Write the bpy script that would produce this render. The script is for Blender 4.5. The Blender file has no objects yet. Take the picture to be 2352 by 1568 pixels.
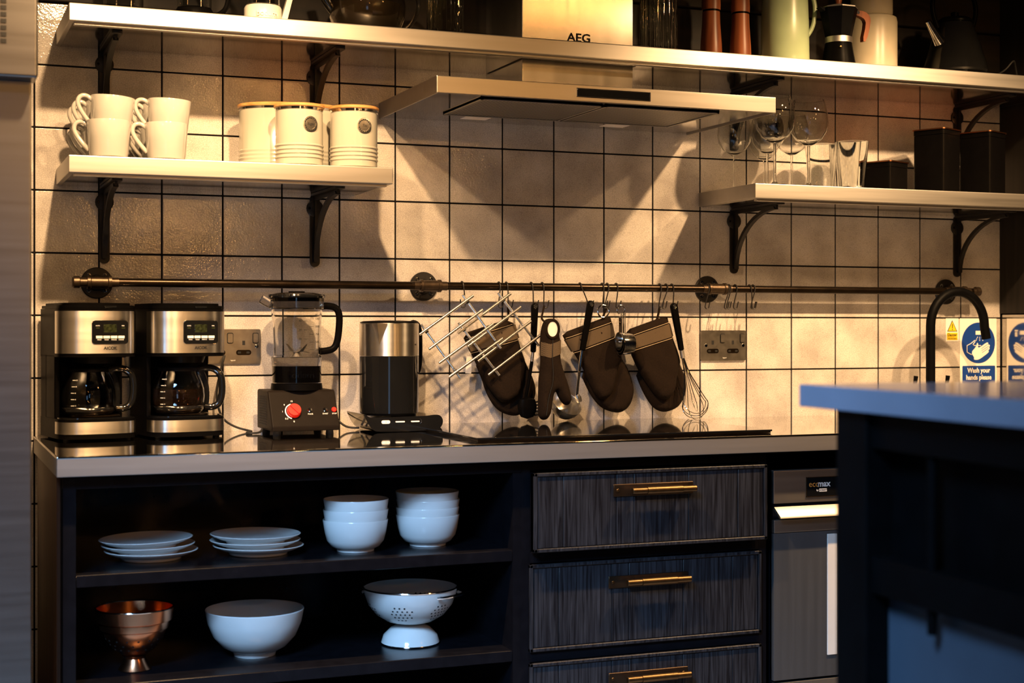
import bpy, bmesh, math, random
from mathutils import Vector, Matrix, geometry
random.seed(7)
PI = math.pi
R = math.radians
scene = bpy.context.scene
COL = scene.collection

# ------------------------------------------------------------------ camera
cam = bpy.data.cameras.new('camera')
cam.sensor_width = 36.0
cam.lens = 3450 / 2352 * 36
cam.shift_y = -32 / 2352
cam.clip_start = 0.05
cam.dof.use_dof = True
cam.dof.focus_distance = 3.9
cam.dof.aperture_fstop = 4.0
cam_ob = bpy.data.objects.new('camera', cam)
cam_ob.location = (-0.26, -3.757, 1.16)
cam_ob.rotation_euler = (R(90), 0, R(-21.6))
COL.objects.link(cam_ob)
scene.camera = cam_ob

# ------------------------------------------------------------------ world, lights, exposure
world = bpy.data.worlds.new('world')
scene.world = world
world.use_nodes = True
bg = world.node_tree.nodes['Background']
bg.inputs[0].default_value = (0.16, 0.20, 0.30, 1)
bg.inputs[1].default_value = 0.008

def spot(x, y, z, target, watts, col, size=120, radius=0.022, blend=0.6):
    l = bpy.data.lights.new('ceiling_spot', 'SPOT')
    l.energy = watts; l.color = col; l.spot_size = R(size); l.spot_blend = blend
    l.shadow_soft_size = radius
    o = bpy.data.objects.new('ceiling_spot', l)
    o.location = (x, y, z)
    d = Vector(target) - Vector((x, y, z))
    o.rotation_euler = d.to_track_quat('-Z', 'Y').to_euler()
    COL.objects.link(o)

WARM = (1.0, 0.615, 0.295)
AMBER = (1.0, 0.47, 0.13)
for sx, tx, w in ((0.15, 0.2, 138), (0.50, 0.75, 138), (2.15, 1.9, 138), (2.55, 2.45, 104)):
    spot(sx, -1.115, 2.215, (tx, -0.14, 0.84), w, WARM, 100, 0.022, 1.0)

def lamp(x, y, z, watts, col, radius):
    l = bpy.data.lights.new('unseen_warm_lamp', 'POINT')
    l.energy = watts; l.color = col; l.shadow_soft_size = radius
    o = bpy.data.objects.new('unseen_warm_lamp', l)
    o.location = (x, y, z)
    COL.objects.link(o)

lamp(1.35, -6.6, 1.90, 36, AMBER, 0.045)     # pendants further back in the room, placed by their glints on the tiles
lamp(1.75, -5.6, 2.62, 26, AMBER, 0.045)
lamp(2.78, -6.0, 2.30, 26, AMBER, 0.05)
lamp(2.65, -3.3, 2.72, 14, AMBER, 0.07)  # fill lamp added for warm chimney highlights and the upper shelf
lamp(-0.35, -6.8, 2.55, 12, AMBER, 0.08)  # added lamp that puts a gold reflection on the fridge front

def window(x, y, z, target, w, h, watts, col, spread=180):
    l = bpy.data.lights.new('window_daylight', 'AREA')
    l.shape = 'RECTANGLE'; l.size = w; l.size_y = h; l.energy = watts; l.color = col; l.spread = R(spread)
    o = bpy.data.objects.new('window_daylight', l)
    o.location = (x, y, z)
    d = Vector(target) - Vector((x, y, z))
    o.rotation_euler = d.to_track_quat('-Z', 'Y').to_euler()
    COL.objects.link(o)

BLUE = (0.32, 0.60, 1.0)
window(-1.0, -3.2, 2.6, (0.65, -1.15, 0.0), 0.8, 0.8, 21, BLUE, 50)   # daylight falling from a high window onto the floor
window(-1.2, -7.0, 0.75, (0.8, -0.6, 0.6), 0.7, 1.3, 3, BLUE)

scene.view_settings.view_transform = 'Standard'
scene.view_settings.look = 'None'
scene.view_settings.exposure = 0.25
scene.view_settings.gamma = 1.0
scene.view_settings.use_curve_mapping = False

# ------------------------------------------------------------------ materials
def nodes_of(name):
    m = bpy.data.materials.new(name)
    m.use_nodes = True
    nt = m.node_tree
    return m, nt, nt.nodes['Principled BSDF']

def mat(name, col, rough=0.5, metal=0.0, var=0.12, scale=25.0, bump=0.0, bscale=None, stretch=None,
        trans=0.0, ior=1.45, spec=0.5, coat=0.0, aniso=0.0, arot=0.0, emit=None, estr=0.0, rvar=0.15, bdist=0.001, sheen=0.0):
    m, nt, b = nodes_of(name)
    N, L = nt.nodes, nt.links
    tc = N.new('ShaderNodeTexCoord')
    mp = N.new('ShaderNodeMapping')
    L.new(tc.outputs['Object'], mp.inputs[0])
    if stretch: mp.inputs['Scale'].default_value = stretch
    no = N.new('ShaderNodeTexNoise')
    no.inputs['Scale'].default_value = scale
    no.inputs['Detail'].default_value = 4
    L.new(mp.outputs[0], no.inputs['Vector'])
    cr = N.new('ShaderNodeValToRGB')
    lo = tuple(max(0, c * (1 - var)) for c in col) + (1,)
    hi = tuple(min(1, c * (1 + var)) for c in col) + (1,)
    cr.color_ramp.elements[0].color = lo; cr.color_ramp.elements[1].color = hi
    cr.color_ramp.elements[0].position = 0.3; cr.color_ramp.elements[1].position = 0.7
    L.new(no.outputs[0], cr.inputs[0])
    L.new(cr.outputs[0], b.inputs['Base Color'])
    mr = N.new('ShaderNodeMapRange')
    mr.inputs['To Min'].default_value = max(0.0, rough * (1 - rvar)); mr.inputs['To Max'].default_value = min(1.0, rough * (1 + rvar))
    L.new(no.outputs[0], mr.inputs[0])
    L.new(mr.outputs[0], b.inputs['Roughness'])
    b.inputs['Metallic'].default_value = metal
    b.inputs['Transmission Weight'].default_value = trans
    b.inputs['IOR'].default_value = ior
    b.inputs['Coat Weight'].default_value = coat
    b.inputs['Specular IOR Level'].default_value = spec
    b.inputs['Coat Roughness'].default_value = 0.06
    b.inputs['Anisotropic'].default_value = aniso
    b.inputs['Sheen Weight'].default_value = sheen
    if aniso:
        tg = N.new('ShaderNodeTangent'); tg.direction_type = 'RADIAL'; tg.axis = 'Z'
        L.new(tg.outputs[0], b.inputs['Tangent'])
        b.inputs['Anisotropic Rotation'].default_value = arot
    if emit:
        b.inputs['Emission Color'].default_value = tuple(emit) + (1,)
        b.inputs['Emission Strength'].default_value = estr
    if bump:
        n2 = N.new('ShaderNodeTexNoise')
        n2.inputs['Scale'].default_value = bscale or scale
        n2.inputs['Detail'].default_value = 3
        L.new(mp.outputs[0], n2.inputs['Vector'])
        bp = N.new('ShaderNodeBump')
        bp.inputs['Strength'].default_value = bump
        bp.inputs['Distance'].default_value = bdist
        L.new(n2.outputs[0], bp.inputs['Height'])
        L.new(bp.outputs[0], b.inputs['Normal'])
    return m

def tile_material():
    m, nt, b = nodes_of('crackle_tile')
    N, L = nt.nodes, nt.links
    geo = N.new('ShaderNodeNewGeometry')
    oi = N.new('ShaderNodeObjectInfo')
    # clouded glaze
    n1 = N.new('ShaderNodeTexNoise'); n1.inputs['Scale'].default_value = 9; n1.inputs['Detail'].default_value = 5
    L.new(geo.outputs['Position'], n1.inputs['Vector'])
    cr = N.new('ShaderNodeValToRGB')
    cr.color_ramp.elements[0].position = 0.30; cr.color_ramp.elements[0].color = (0.40, 0.365, 0.34, 1)
    cr.color_ramp.elements[1].position = 0.72; cr.color_ramp.elements[1].color = (0.66, 0.62, 0.575, 1)
    L.new(n1.outputs[0], cr.inputs[0])
    # tile to tile shade
    mrr = N.new('ShaderNodeMapRange'); mrr.inputs['To Min'].default_value = 0.86; mrr.inputs['To Max'].default_value = 1.06
    L.new(oi.outputs['Random'], mrr.inputs[0])
    hsv = N.new('ShaderNodeHueSaturation'); L.new(cr.outputs[0], hsv.inputs['Color']); L.new(mrr.outputs[0], hsv.inputs['Value'])
    # crackle net with warped cells
    wn = N.new('ShaderNodeTexNoise'); wn.inputs['Scale'].default_value = 30
    L.new(geo.outputs['Position'], wn.inputs['Vector'])
    va = N.new('ShaderNodeVectorMath'); va.operation = 'MULTIPLY_ADD'
    va.inputs[1].default_value = (0.006, 0.006, 0.006)
    L.new(wn.outputs['Color'], va.inputs[0]); L.new(geo.outputs['Position'], va.inputs[2])
    vo = N.new('ShaderNodeTexVoronoi'); vo.feature = 'DISTANCE_TO_EDGE'; vo.inputs['Scale'].default_value = 215
    L.new(va.outputs[0], vo.inputs['Vector'])
    line = N.new('ShaderNodeMapRange'); line.inputs['From Min'].default_value = 0.0; line.inputs['From Max'].default_value = 0.16
    line.inputs['To Min'].default_value = 0.74; line.inputs['To Max'].default_value = 1.0
    L.new(vo.outputs['Distance'], line.inputs[0])
    mul = N.new('ShaderNodeMix'); mul.data_type = 'RGBA'; mul.blend_type = 'MULTIPLY'; mul.inputs[0].default_value = 1.0
    L.new(hsv.outputs[0], mul.inputs[6]); L.new(line.outputs[0], mul.inputs[7])
    L.new(mul.outputs[2], b.inputs['Base Color'])
    b.inputs['Roughness'].default_value = 0.10
    b.inputs['IOR'].default_value = 1.5
    # fine uneven glaze
    n2 = N.new('ShaderNodeTexNoise'); n2.inputs['Scale'].default_value = 210; n2.inputs['Detail'].default_value = 2
    L.new(geo.outputs['Position'], n2.inputs['Vector'])
    n3 = N.new('ShaderNodeTexNoise'); n3.inputs['Scale'].default_value = 28; n3.inputs['Detail'].default_value = 2
    L.new(geo.outputs['Position'], n3.inputs['Vector'])
    ad = N.new('ShaderNodeMath'); ad.operation = 'MULTIPLY_ADD'; ad.inputs[1].default_value = 2.2
    L.new(n3.outputs[0], ad.inputs[0]); L.new(n2.outputs[0], ad.inputs[2])
    bp = N.new('ShaderNodeBump'); bp.inputs['Strength'].default_value = 0.32; bp.inputs['Distance'].default_value = 0.0010
    L.new(ad.outputs[0], bp.inputs['Height'])
    L.new(bp.outputs[0], b.inputs['Normal'])
    return m

def wood_material(name, dark, light, along='Z', rough=0.5, grain=60.0, bump=0.35):
    m, nt, b = nodes_of(name)
    N, L = nt.nodes, nt.links
    tc = N.new('ShaderNodeTexCoord'); oi = N.new('ShaderNodeObjectInfo')
    mp = N.new('ShaderNodeMapping')
    sc = {'X': (0.04, 1, 1), 'Y': (1, 0.04, 1), 'Z': (1, 1, 0.04)}[along]
    mp.inputs['Scale'].default_value = sc
    ad = N.new('ShaderNodeVectorMath'); ad.operation = 'ADD'
    mu = N.new('ShaderNodeMath'); mu.operation = 'MULTIPLY'; mu.inputs[1].default_value = 13.0
    L.new(oi.outputs['Random'], mu.inputs[0])
    L.new(tc.outputs['Object'], ad.inputs[0]); L.new(mu.outputs[0], ad.inputs[1])
    L.new(ad.outputs[0], mp.inputs[0])
    n1 = N.new('ShaderNodeTexNoise'); n1.inputs['Scale'].default_value = grain; n1.inputs['Detail'].default_value = 5
    n1.inputs['Distortion'].default_value = 0.6
    L.new(mp.outputs[0], n1.inputs['Vector'])
    cr = N.new('ShaderNodeValToRGB')
    cr.color_ramp.elements[0].position = 0.36; cr.color_ramp.elements[0].color = tuple(dark) + (1,)
    cr.color_ramp.elements[1].position = 0.68; cr.color_ramp.elements[1].color = tuple(light) + (1,)
    L.new(n1.outputs[0], cr.inputs[0]); L.new(cr.outputs[0], b.inputs['Base Color'])
    b.inputs['Roughness'].default_value = rough
    b.inputs['Specular IOR Level'].default_value = 0.3
    bp = N.new('ShaderNodeBump'); bp.inputs['Strength'].default_value = bump; bp.inputs['Distance'].default_value = 0.001
    L.new(n1.outputs[0], bp.inputs['Height']); L.new(bp.outputs[0], b.inputs['Normal'])
    return m

def mesh_filter_material():
    m, nt, b = nodes_of('expanded_metal_filter')
    N, L = nt.nodes, nt.links
    tc = N.new('ShaderNodeTexCoord')
    mp = N.new('ShaderNodeMapping'); mp.inputs['Rotation'].default_value = (0, 0, R(45)); mp.inputs['Scale'].default_value = (150, 150, 150)
    L.new(tc.outputs['Object'], mp.inputs[0])
    ck = N.new('ShaderNodeTexChecker'); ck.inputs['Scale'].default_value = 1.0
    ck.inputs[1].default_value = (0.02, 0.02, 0.02, 1); ck.inputs[2].default_value = (0.42, 0.39, 0.35, 1)
    L.new(mp.outputs[0], ck.inputs['Vector'])
    L.new(ck.outputs[0], b.inputs['Base Color'])
    b.inputs['Metallic'].default_value = 0.8; b.inputs['Roughness'].default_value = 0.4
    bp = N.new('ShaderNodeBump'); bp.inputs['Distance'].default_value = 0.002
    L.new(ck.outputs[1], bp.inputs['Height']); L.new(bp.outputs[0], b.inputs['Normal'])
    return m

def weave_material(name, c1, c2, scale):
    m, nt, b = nodes_of(name)
    N, L = nt.nodes, nt.links
    tc = N.new('ShaderNodeTexCoord')
    mp = N.new('ShaderNodeMapping'); mp.inputs['Rotation'].default_value = (0, R(28), 0); mp.inputs['Scale'].default_value = (scale, scale, scale)
    L.new(tc.outputs['Object'], mp.inputs[0])
    ck = N.new('ShaderNodeTexChecker'); ck.inputs['Scale'].default_value = 1.0
    ck.inputs[1].default_value = tuple(c1) + (1,); ck.inputs[2].default_value = tuple(c2) + (1,)
    L.new(mp.outputs[0], ck.inputs['Vector']); L.new(ck.outputs[0], b.inputs['Base Color'])
    b.inputs['Roughness'].default_value = 0.95
    return m

MT = dict(
    tile=tile_material(),
    grout=mat('dark_grout', (0.006, 0.0055, 0.0055), 0.9, spec=0.1),
    steel=mat('brushed_steel', (0.46, 0.44, 0.41), 0.44, 1.0, 0.05, 40, 0.05, 90, (0.06, 1, 1.6)),
    steel_v=mat('brushed_steel_upright', (0.52, 0.49, 0.44), 0.22, 1.0, 0.05, 40, 0.05, 90, (1.6, 1, 0.06), aniso=0.8),
    maker_steel=mat('satin_appliance_steel', (0.66, 0.63, 0.58), 0.30, 1.0, 0.04, 40, 0.02, 90, (0.06, 0.06, 1.6), aniso=0.85, arot=0.25),
    fridge_steel=mat('fridge_steel', (0.29, 0.28, 0.27), 0.34, 1.0, 0.05, 40, 0.03, 90, (0.06, 1, 1.6)),
    door_steel=mat('matt_door_steel', (0.13, 0.137, 0.145), 0.55, 0.75, 0.05, 40, 0.03, 90, (1.6, 1, 0.06)),
    tin_black=mat('black_tin', (0.0025, 0.0022, 0.0022), 0.22, 0, 0.1, 40, spec=0.12),
    apron_steel=mat('worktop_apron_steel', (0.30, 0.29, 0.28), 0.50, 0.7, 0.05, 40, 0.03, 90, (0.06, 1, 1.6)),
    hood_steel=mat('hood_brushed_steel', (0.46, 0.43, 0.39), 0.33, 1.0, 0.04, 40, 0.0, 90, (0.06, 1, 1.6)),
    satin=mat('satin_wire', (0.72, 0.70, 0.67), 0.28, 1.0, 0.03),
    mirror_steel=mat('polished_steel', (0.62, 0.60, 0.57), 0.10, 1.0, 0.06, 12, 0.03, 60),
    counter=mat('polished_steel_worktop', (0.60, 0.58, 0.55), 0.045, 1.0, 0.08, 10, 0.01, 30, rvar=0.35),
    chrome=mat('chrome', (0.80, 0.79, 0.77), 0.09, 1.0, 0.02),
    iron=mat('black_cast_iron', (0.014, 0.012, 0.011), 0.45, 0.3, 0.2, 60, 0.15, 120),
    pipe=mat('dark_bronze_pipe', (0.024, 0.016, 0.010), 0.25, 0.85, 0.2, 30, 0.06, 150),
    fitting=mat('malleable_iron_fitting', (0.060, 0.042, 0.028), 0.38, 0.85, 0.2, 60, 0.25, 160),
    black=mat('black_plastic', (0.0022, 0.0020, 0.0020), 0.36, 0, 0.1, 40, spec=0.025),
    gloss_black=mat('gloss_black', (0.006, 0.006, 0.006), 0.08, 0, 0.1, 20, coat=0.6),
    matte_black=mat('matte_black_paint', (0.002, 0.002, 0.0024), 0.5, 0, 0.2, 30, spec=0.07),
    carcass=mat('black_carcass_board', (0.0045, 0.0045, 0.0062), 0.25, 0, 0.2, 30, spec=0.25),
    rubber=mat('black_rubber', (0.010, 0.010, 0.010), 0.7),
    charcoal=mat('charcoal_plastic', (0.0085, 0.0062, 0.0046), 0.45, 0, 0.1, 50, spec=0.05),
    ceramic=mat('white_glazed_ceramic', (0.80, 0.79, 0.76), 0.12, 0, 0.02, 15, coat=0.3),
    mugware=mat('cream_white_ceramic', (0.345, 0.335, 0.31), 0.14, 0, 0.02, 15, coat=0.3),
    enamel=mat('cream_enamel', (0.36, 0.345, 0.29), 0.17, 0, 0.02, 15, coat=0.4),
    white_plastic=mat('off_white_plastic', (0.78, 0.76, 0.70), 0.3, 0, 0.03),
    white=mat('white_print', (0.85, 0.84, 0.80), 0.4, 0, 0.02),
    cream_glaze=mat('beige_stoneware', (0.56, 0.50, 0.37), 0.3, 0, 0.06, 20),
    green=mat('pale_green_enamel', (0.36, 0.45, 0.27), 0.3, 0, 0.05, 20),
    bamboo=wood_material('bamboo_lid', (0.36, 0.17, 0.05), (0.55, 0.30, 0.11), 'X', 0.4, 40, 0.1),
    walnut=wood_material('red_brown_wood', (0.12, 0.032, 0.012), (0.30, 0.095, 0.036), 'Z', 0.38, 45, 0.15),
    glass=mat('clear_glass', (0.97, 0.98, 0.97), 0.0, 0, 0.0, trans=1.0, ior=1.47),
    smoke=mat('smoked_glass', (0.55, 0.50, 0.42), 0.0, 0, 0.0, trans=1.0, ior=1.47),
    jar_plastic=mat('clear_jug_plastic', (0.95, 0.94, 0.92), 0.03, 0, 0.0, trans=1.0, ior=1.40),
    ribbed=mat('ribbed_glass', (0.93, 0.92, 0.84), 0.02, 0, 0.0, trans=1.0, ior=1.47, bump=0.6, bscale=40, stretch=(1, 1, 0.25), bdist=0.003),
    coffee=mat('coffee', (0.010, 0.005, 0.003), 0.1),
    red=mat('red_plastic', (0.62, 0.018, 0.010), 0.28, 0, 0.05),
    lcd=mat('lcd_glass', (0.018, 0.022, 0.009), 0.12, 0, 0.7, 160),
    blueled=mat('blue_led', (0.1, 0.1, 0.9), 0.3, emit=(0.12, 0.16, 1.0), estr=3.0),
    slot=mat('dark_slot', (0.004, 0.004, 0.004), 0.8),
    socket=mat('satin_steel_faceplate', (0.36, 0.33, 0.29), 0.32, 1.0, 0.08, 60, 0.05, 200),
    mitt=mat('brown_black_cotton', (0.0105, 0.0062, 0.0038), 0.95, 0, 0.25, 300, 0.5, 500, spec=0.1),
    mitt_band=weave_material('mitt_woven_band', (0.015, 0.009, 0.005), (0.12, 0.080, 0.040), 900),
    stitch=mat('tan_stitching', (0.42, 0.32, 0.20), 0.9),
    lining=mat('white_cotton_lining', (0.72, 0.68, 0.60), 0.9, 0, 0.1, 60),
    drawer_wood=wood_material('blue_black_stained_timber', (0.005, 0.005, 0.007), (0.030, 0.032, 0.039), 'Z', 0.42, 190, 0.8),
    dark_wood=wood_material('dark_brown_cladding', (0.003, 0.002, 0.0015), (0.012, 0.007, 0.004), 'X', 0.55, 30, 0.6),
    side_wood=wood_material('black_side_cladding', (0.006, 0.005, 0.004), (0.016, 0.012, 0.010), 'Z', 0.6, 40, 0.5),
    end_wood=wood_material('brown_end_panel_wood', (0.030, 0.012, 0.006), (0.085, 0.038, 0.018), 'Z', 0.5, 60, 0.3),
    brass=mat('aged_brass', (0.15, 0.095, 0.045), 0.38, 1.0, 0.12, 60, 0.1, 300),
    bronze_plate=mat('dark_bronze_plate', (0.06, 0.04, 0.025), 0.4, 0.9, 0.15),
    copper=mat('polished_copper', (0.75, 0.31, 0.15), 0.24, 1.0, 0.08, 12),
    signblue=mat('sign_blue', (0.006, 0.045, 0.26), 0.35, 0, 0.03),
    signwhite=mat('sign_white', (0.82, 0.80, 0.76), 0.35, 0, 0.02),
    signyellow=mat('sign_yellow', (0.80, 0.55, 0.02), 0.4, 0, 0.03),
    orange=mat('logo_orange', (0.75, 0.30, 0.05), 0.4),
    lamp_glass=mat('frosted_lamp_glass', (0.75, 0.70, 0.68), 0.35, 0, 0.03),
    filt=mesh_filter_material(),
    island_top=mat('blue_grey_island_top', (0.26, 0.28, 0.36), 0.10, 0.0, 0.06, 10, 0.02, 20),
    island_panel=mat('island_side_panel', (0.055, 0.075, 0.105), 0.45, 0.0, 0.1, 10),
    floor=mat('pale_concrete', (0.30, 0.30, 0.30), 0.5, 0, 0.3, 4, 0.2, 60),
    hobglass=mat('hob_glass', (0.005, 0.005, 0.005), 0.03, 0, 0.0, coat=0.5),
)

# ------------------------------------------------------------------ mesh helpers
class MB:
    def __init__(s):
        s.v = []; s.f = []; s.bev = False
    def add(s, vs, fs, T=None):
        n = len(s.v)
        s.v += [tuple(T @ Vector(p)) if T else tuple(p) for p in vs]
        s.f += [[i + n for i in f] for f in fs]
        return s
    def box(s, x0, x1, y0, y1, z0, z1, bev=0.0, seg=2, T=None):
        if bev <= 0:
            vs = [(x, y, z) for z in (z0, z1) for y in (y0, y1) for x in (x0, x1)]
            return s.add(vs, [(0, 2, 3, 1), (4, 5, 7, 6), (0, 1, 5, 4), (2, 6, 7, 3), (0, 4, 6, 2), (1, 3, 7, 5)], T)
        s.bev = True
        bm = bmesh.new()
        bmesh.ops.create_cube(bm, size=1)
        bmesh.ops.scale(bm, vec=(x1 - x0, y1 - y0, z1 - z0), verts=bm.verts)
        bmesh.ops.translate(bm, vec=((x0 + x1) / 2, (y0 + y1) / 2, (z0 + z1) / 2), verts=bm.verts)
        bmesh.ops.bevel(bm, geom=bm.edges[:], offset=bev, segments=seg, profile=0.5, affect='EDGES')
        bm.verts.index_update()
        vs = [v.co[:] for v in bm.verts]; fs = [[v.index for v in f.verts] for f in bm.faces]
        bm.free()
        return s.add(vs, fs, T)
    def lathe(s, prof, seg=32, c=(0, 0, 0), sx=1.0, sy=1.0, T=None, caps=True):
        vs = []; fs = []; rings = []
        for r, z in prof:
            if r < 1e-6:
                rings.append([len(vs)]); vs.append((c[0], c[1], c[2] + z))
            else:
                rings.append(list(range(len(vs), len(vs) + seg)))
                for k in range(seg):
                    a = 2 * PI * k / seg
                    vs.append((c[0] + sx * r * math.cos(a), c[1] + sy * r * math.sin(a), c[2] + z))
        for a, b in zip(rings, rings[1:]):
            for k in range(seg):
                k2 = (k + 1) % seg
                if len(a) == 1 and len(b) == 1: continue
                if len(a) == 1: fs.append([a[0], b[k2], b[k]])
                elif len(b) == 1: fs.append([a[k], a[k2], b[0]])
                else: fs.append([a[k], a[k2], b[k2], b[k]])
        if caps:
            if len(rings[0]) > 1: fs.append(rings[0][::-1])
            if len(rings[-1]) > 1: fs.append(rings[-1])
        return s.add(vs, fs, T)
    def tube(s, pts, r, seg=8, closed=False, T=None):
        P = [Vector(p) for p in pts]; n = len(P)
        rr = r if isinstance(r, (list, tuple)) else [r] * n
        tan = []
        for i in range(n):
            a = P[(i - 1) % n] if closed or i > 0 else P[i]
            b = P[(i + 1) % n] if closed or i < n - 1 else P[i]
            tan.append((b - a).normalized())
        u = tan[0].orthogonal().normalized()
        vs = []; fs = []
        for i in range(n):
            if i > 0:
                q = tan[i - 1].rotation_difference(tan[i]); u = (q @ u).normalized()
            u = (u - tan[i] * u.dot(tan[i])).normalized(); w = tan[i].cross(u)
            for k in range(seg):
                a = 2 * PI * k / seg
                vs.append(tuple(P[i] + (u * math.cos(a) + w * math.sin(a)) * rr[i]))
        for i in range(n if closed else n - 1):
            j = (i + 1) % n
            for k in range(seg):
                k2 = (k + 1) % seg
                fs.append([i * seg + k, i * seg + k2, j * seg + k2, j * seg + k])
        if not closed:
            fs.append(list(range(seg))[::-1]); fs.append([(n - 1) * seg + k for k in range(seg)])
        return s.add(vs, fs, T)
    def rod(s, a, b, r, seg=12, T=None):
        return s.tube([a, b], r, seg, T=T)
    def prism(s, out, a, b, axis='Y', T=None):
        n = len(out)
        def p3(p, t):
            if axis == 'Y': return (p[0], t, p[1])
            if axis == 'Z': return (p[0], p[1], t)
            return (t, p[0], p[1])
        vs = [p3(p, a) for p in out] + [p3(p, b) for p in out]
        fs = [list(range(n)), list(range(n, 2 * n))[::-1]] + [[i, i + n, (i + 1) % n + n, (i + 1) % n] for i in range(n)]
        return s.add(vs, fs, T)
    def build(s, name, m, parent=None, smooth=True, angle=38):
        me = bpy.data.meshes.new(name)
        me.from_pydata(s.v, [], s.f)
        bm = bmesh.new(); bm.from_mesh(me); bmesh.ops.recalc_face_normals(bm, faces=bm.faces); bm.to_mesh(me); bm.free()
        me.materials.append(MT[m] if isinstance(m, str) else m)
        if smooth:
            me.shade_smooth()
            me.set_sharp_from_angle(angle=R(angle))
        o = bpy.data.objects.new(name, me)
        COL.objects.link(o)
        if parent: o.parent = parent
        if s.bev and smooth:
            w = o.modifiers.new('weighted_normals', 'WEIGHTED_NORMAL'); w.keep_sharp = True
        return o

def thing(name, label, cat, loc=(0, 0, 0), rotz=0.0, group=None):
    o = bpy.data.objects.new(name, None)
    o.empty_display_size = 0.02
    COL.objects.link(o)
    o.location = loc; o.rotation_euler = (0, 0, rotz)
    o['label'] = label; o['category'] = cat
    if group: o['group'] = group
    return o

def tag(o, label, cat, group=None, loc=None):
    o['label'] = label; o['category'] = cat
    if group: o['group'] = group
    if loc: o.location = loc
    return o

def struct(o):
    o['kind'] = 'structure'
    return o

def sub(name, parent, loc=(0, 0, 0), rot=None):
    o = bpy.data.objects.new(name, None); o.empty_display_size = 0.01
    COL.objects.link(o); o.parent = parent; o.location = loc
    if rot: o.rotation_euler = rot
    return o

def dup(root, loc, rot=None, label=None):
    r = root.copy(); COL.objects.link(r); r.location = loc
    if rot is not None: r.rotation_euler = rot
    if label: r['label'] = label
    for ch in list(root.children):
        c = ch.copy(); COL.objects.link(c); c.parent = r
        for g in ch.children:
            d = g.copy(); COL.objects.link(d); d.parent = c
    return r

def inst(o, parent, loc, rot=None):
    c = o.copy(); COL.objects.link(c); c.parent = parent; c.location = loc
    if rot: c.rotation_euler = rot
    return c

def arc(cx, cy, r, a0, a1, n=8):
    return [(cx + r * math.cos(R(a0 + (a1 - a0) * i / n)), cy + r * math.sin(R(a0 + (a1 - a0) * i / n))) for i in range(n + 1)]

def rrect(x0, x1, y0, y1, r, n=4):
    return arc(x1 - r, y0 + r, r, -90, 0, n) + arc(x1 - r, y1 - r, r, 0, 90, n) + arc(x0 + r, y1 - r, r, 90, 180, n) + arc(x0 + r, y0 + r, r, 180, 270, n)

def smooth_loop(pts, it=2, closed=True):
    for _ in range(it):
        q = []
        n = len(pts)
        for i in range(n if closed else n - 1):
            a = pts[i]; b = pts[(i + 1) % n]
            q.append(tuple(a[k] * 0.75 + b[k] * 0.25 for k in range(len(a))))
            q.append(tuple(a[k] * 0.25 + b[k] * 0.75 for k in range(len(a))))
        if not closed: q = [pts[0]] + q + [pts[-1]]
        pts = q
    return pts

def pillow(name, out, thick, m, parent, y=0.0, grid=0.009, edge=0.02, bumps=0.0):
    """padded flat shape: outline in x,z, swelling to +-thick/2 in y"""
    xs = [p[0] for p in out]; zs = [p[1] for p in out]
    n = len(out)
    segs = [(Vector(out[i]), Vector(out[(i + 1) % n])) for i in range(n)]
    def dist(p):
        d = 1e9
        for a, b in segs:
            ab = b - a; t = max(0, min(1, (p - a).dot(ab) / max(ab.length_squared, 1e-12)))
            d = min(d, (p - (a + ab * t)).length)
        return d
    def inside(p):
        c = False
        for a, b in segs:
            if (a.y > p.y) != (b.y > p.y) and p.x < (b.x - a.x) * (p.y - a.y) / (b.y - a.y) + a.x: c = not c
        return c
    pts = [Vector(p) for p in out]
    x = min(xs); row = 0
    while x < max(xs):
        z = min(zs) + (row % 2) * grid / 2
        while z < max(zs):
            p = Vector((x, z))
            if inside(p) and dist(p) > grid * 0.45: pts.append(p)
            z += grid
        x += grid * 0.87; row += 1
    vs, es, fs, *_ = geometry.delaunay_2d_cdt(pts, [(i, (i + 1) % n) for i in range(n)], [], 1, 1e-6)
    V = []; F = []
    hs = []
    for p in vs:
        d = min(dist(p), edge)
        h = math.sqrt(max(0, 1 - (1 - d / edge) ** 2)) if d > 1e-5 else 0
        wob = 1 + bumps * math.sin(p.x * 90 + p.y * 37) * math.sin(p.y * 70 - p.x * 20)
        hs.append(h * thick / 2 * wob)
    m0 = len(vs)
    for s_ in (-1, 1):
        for p, h in zip(vs, hs): V.append((p.x, y + s_ * h, p.y))
    for f in fs:
        if len(f) < 3: continue
        F.append(list(f)); F.append([i + m0 for i in f][::-1])
    # weld coincident rim
    b = MB(); b.add(V, F)
    o = b.build(name, m, parent, True, 80)
    bm = bmesh.new(); bm.from_mesh(o.data); bmesh.ops.remove_doubles(bm, verts=bm.verts, dist=1e-5); bmesh.ops.recalc_face_normals(bm, faces=bm.faces); bm.to_mesh(o.data); bm.free()
    return o

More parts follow.
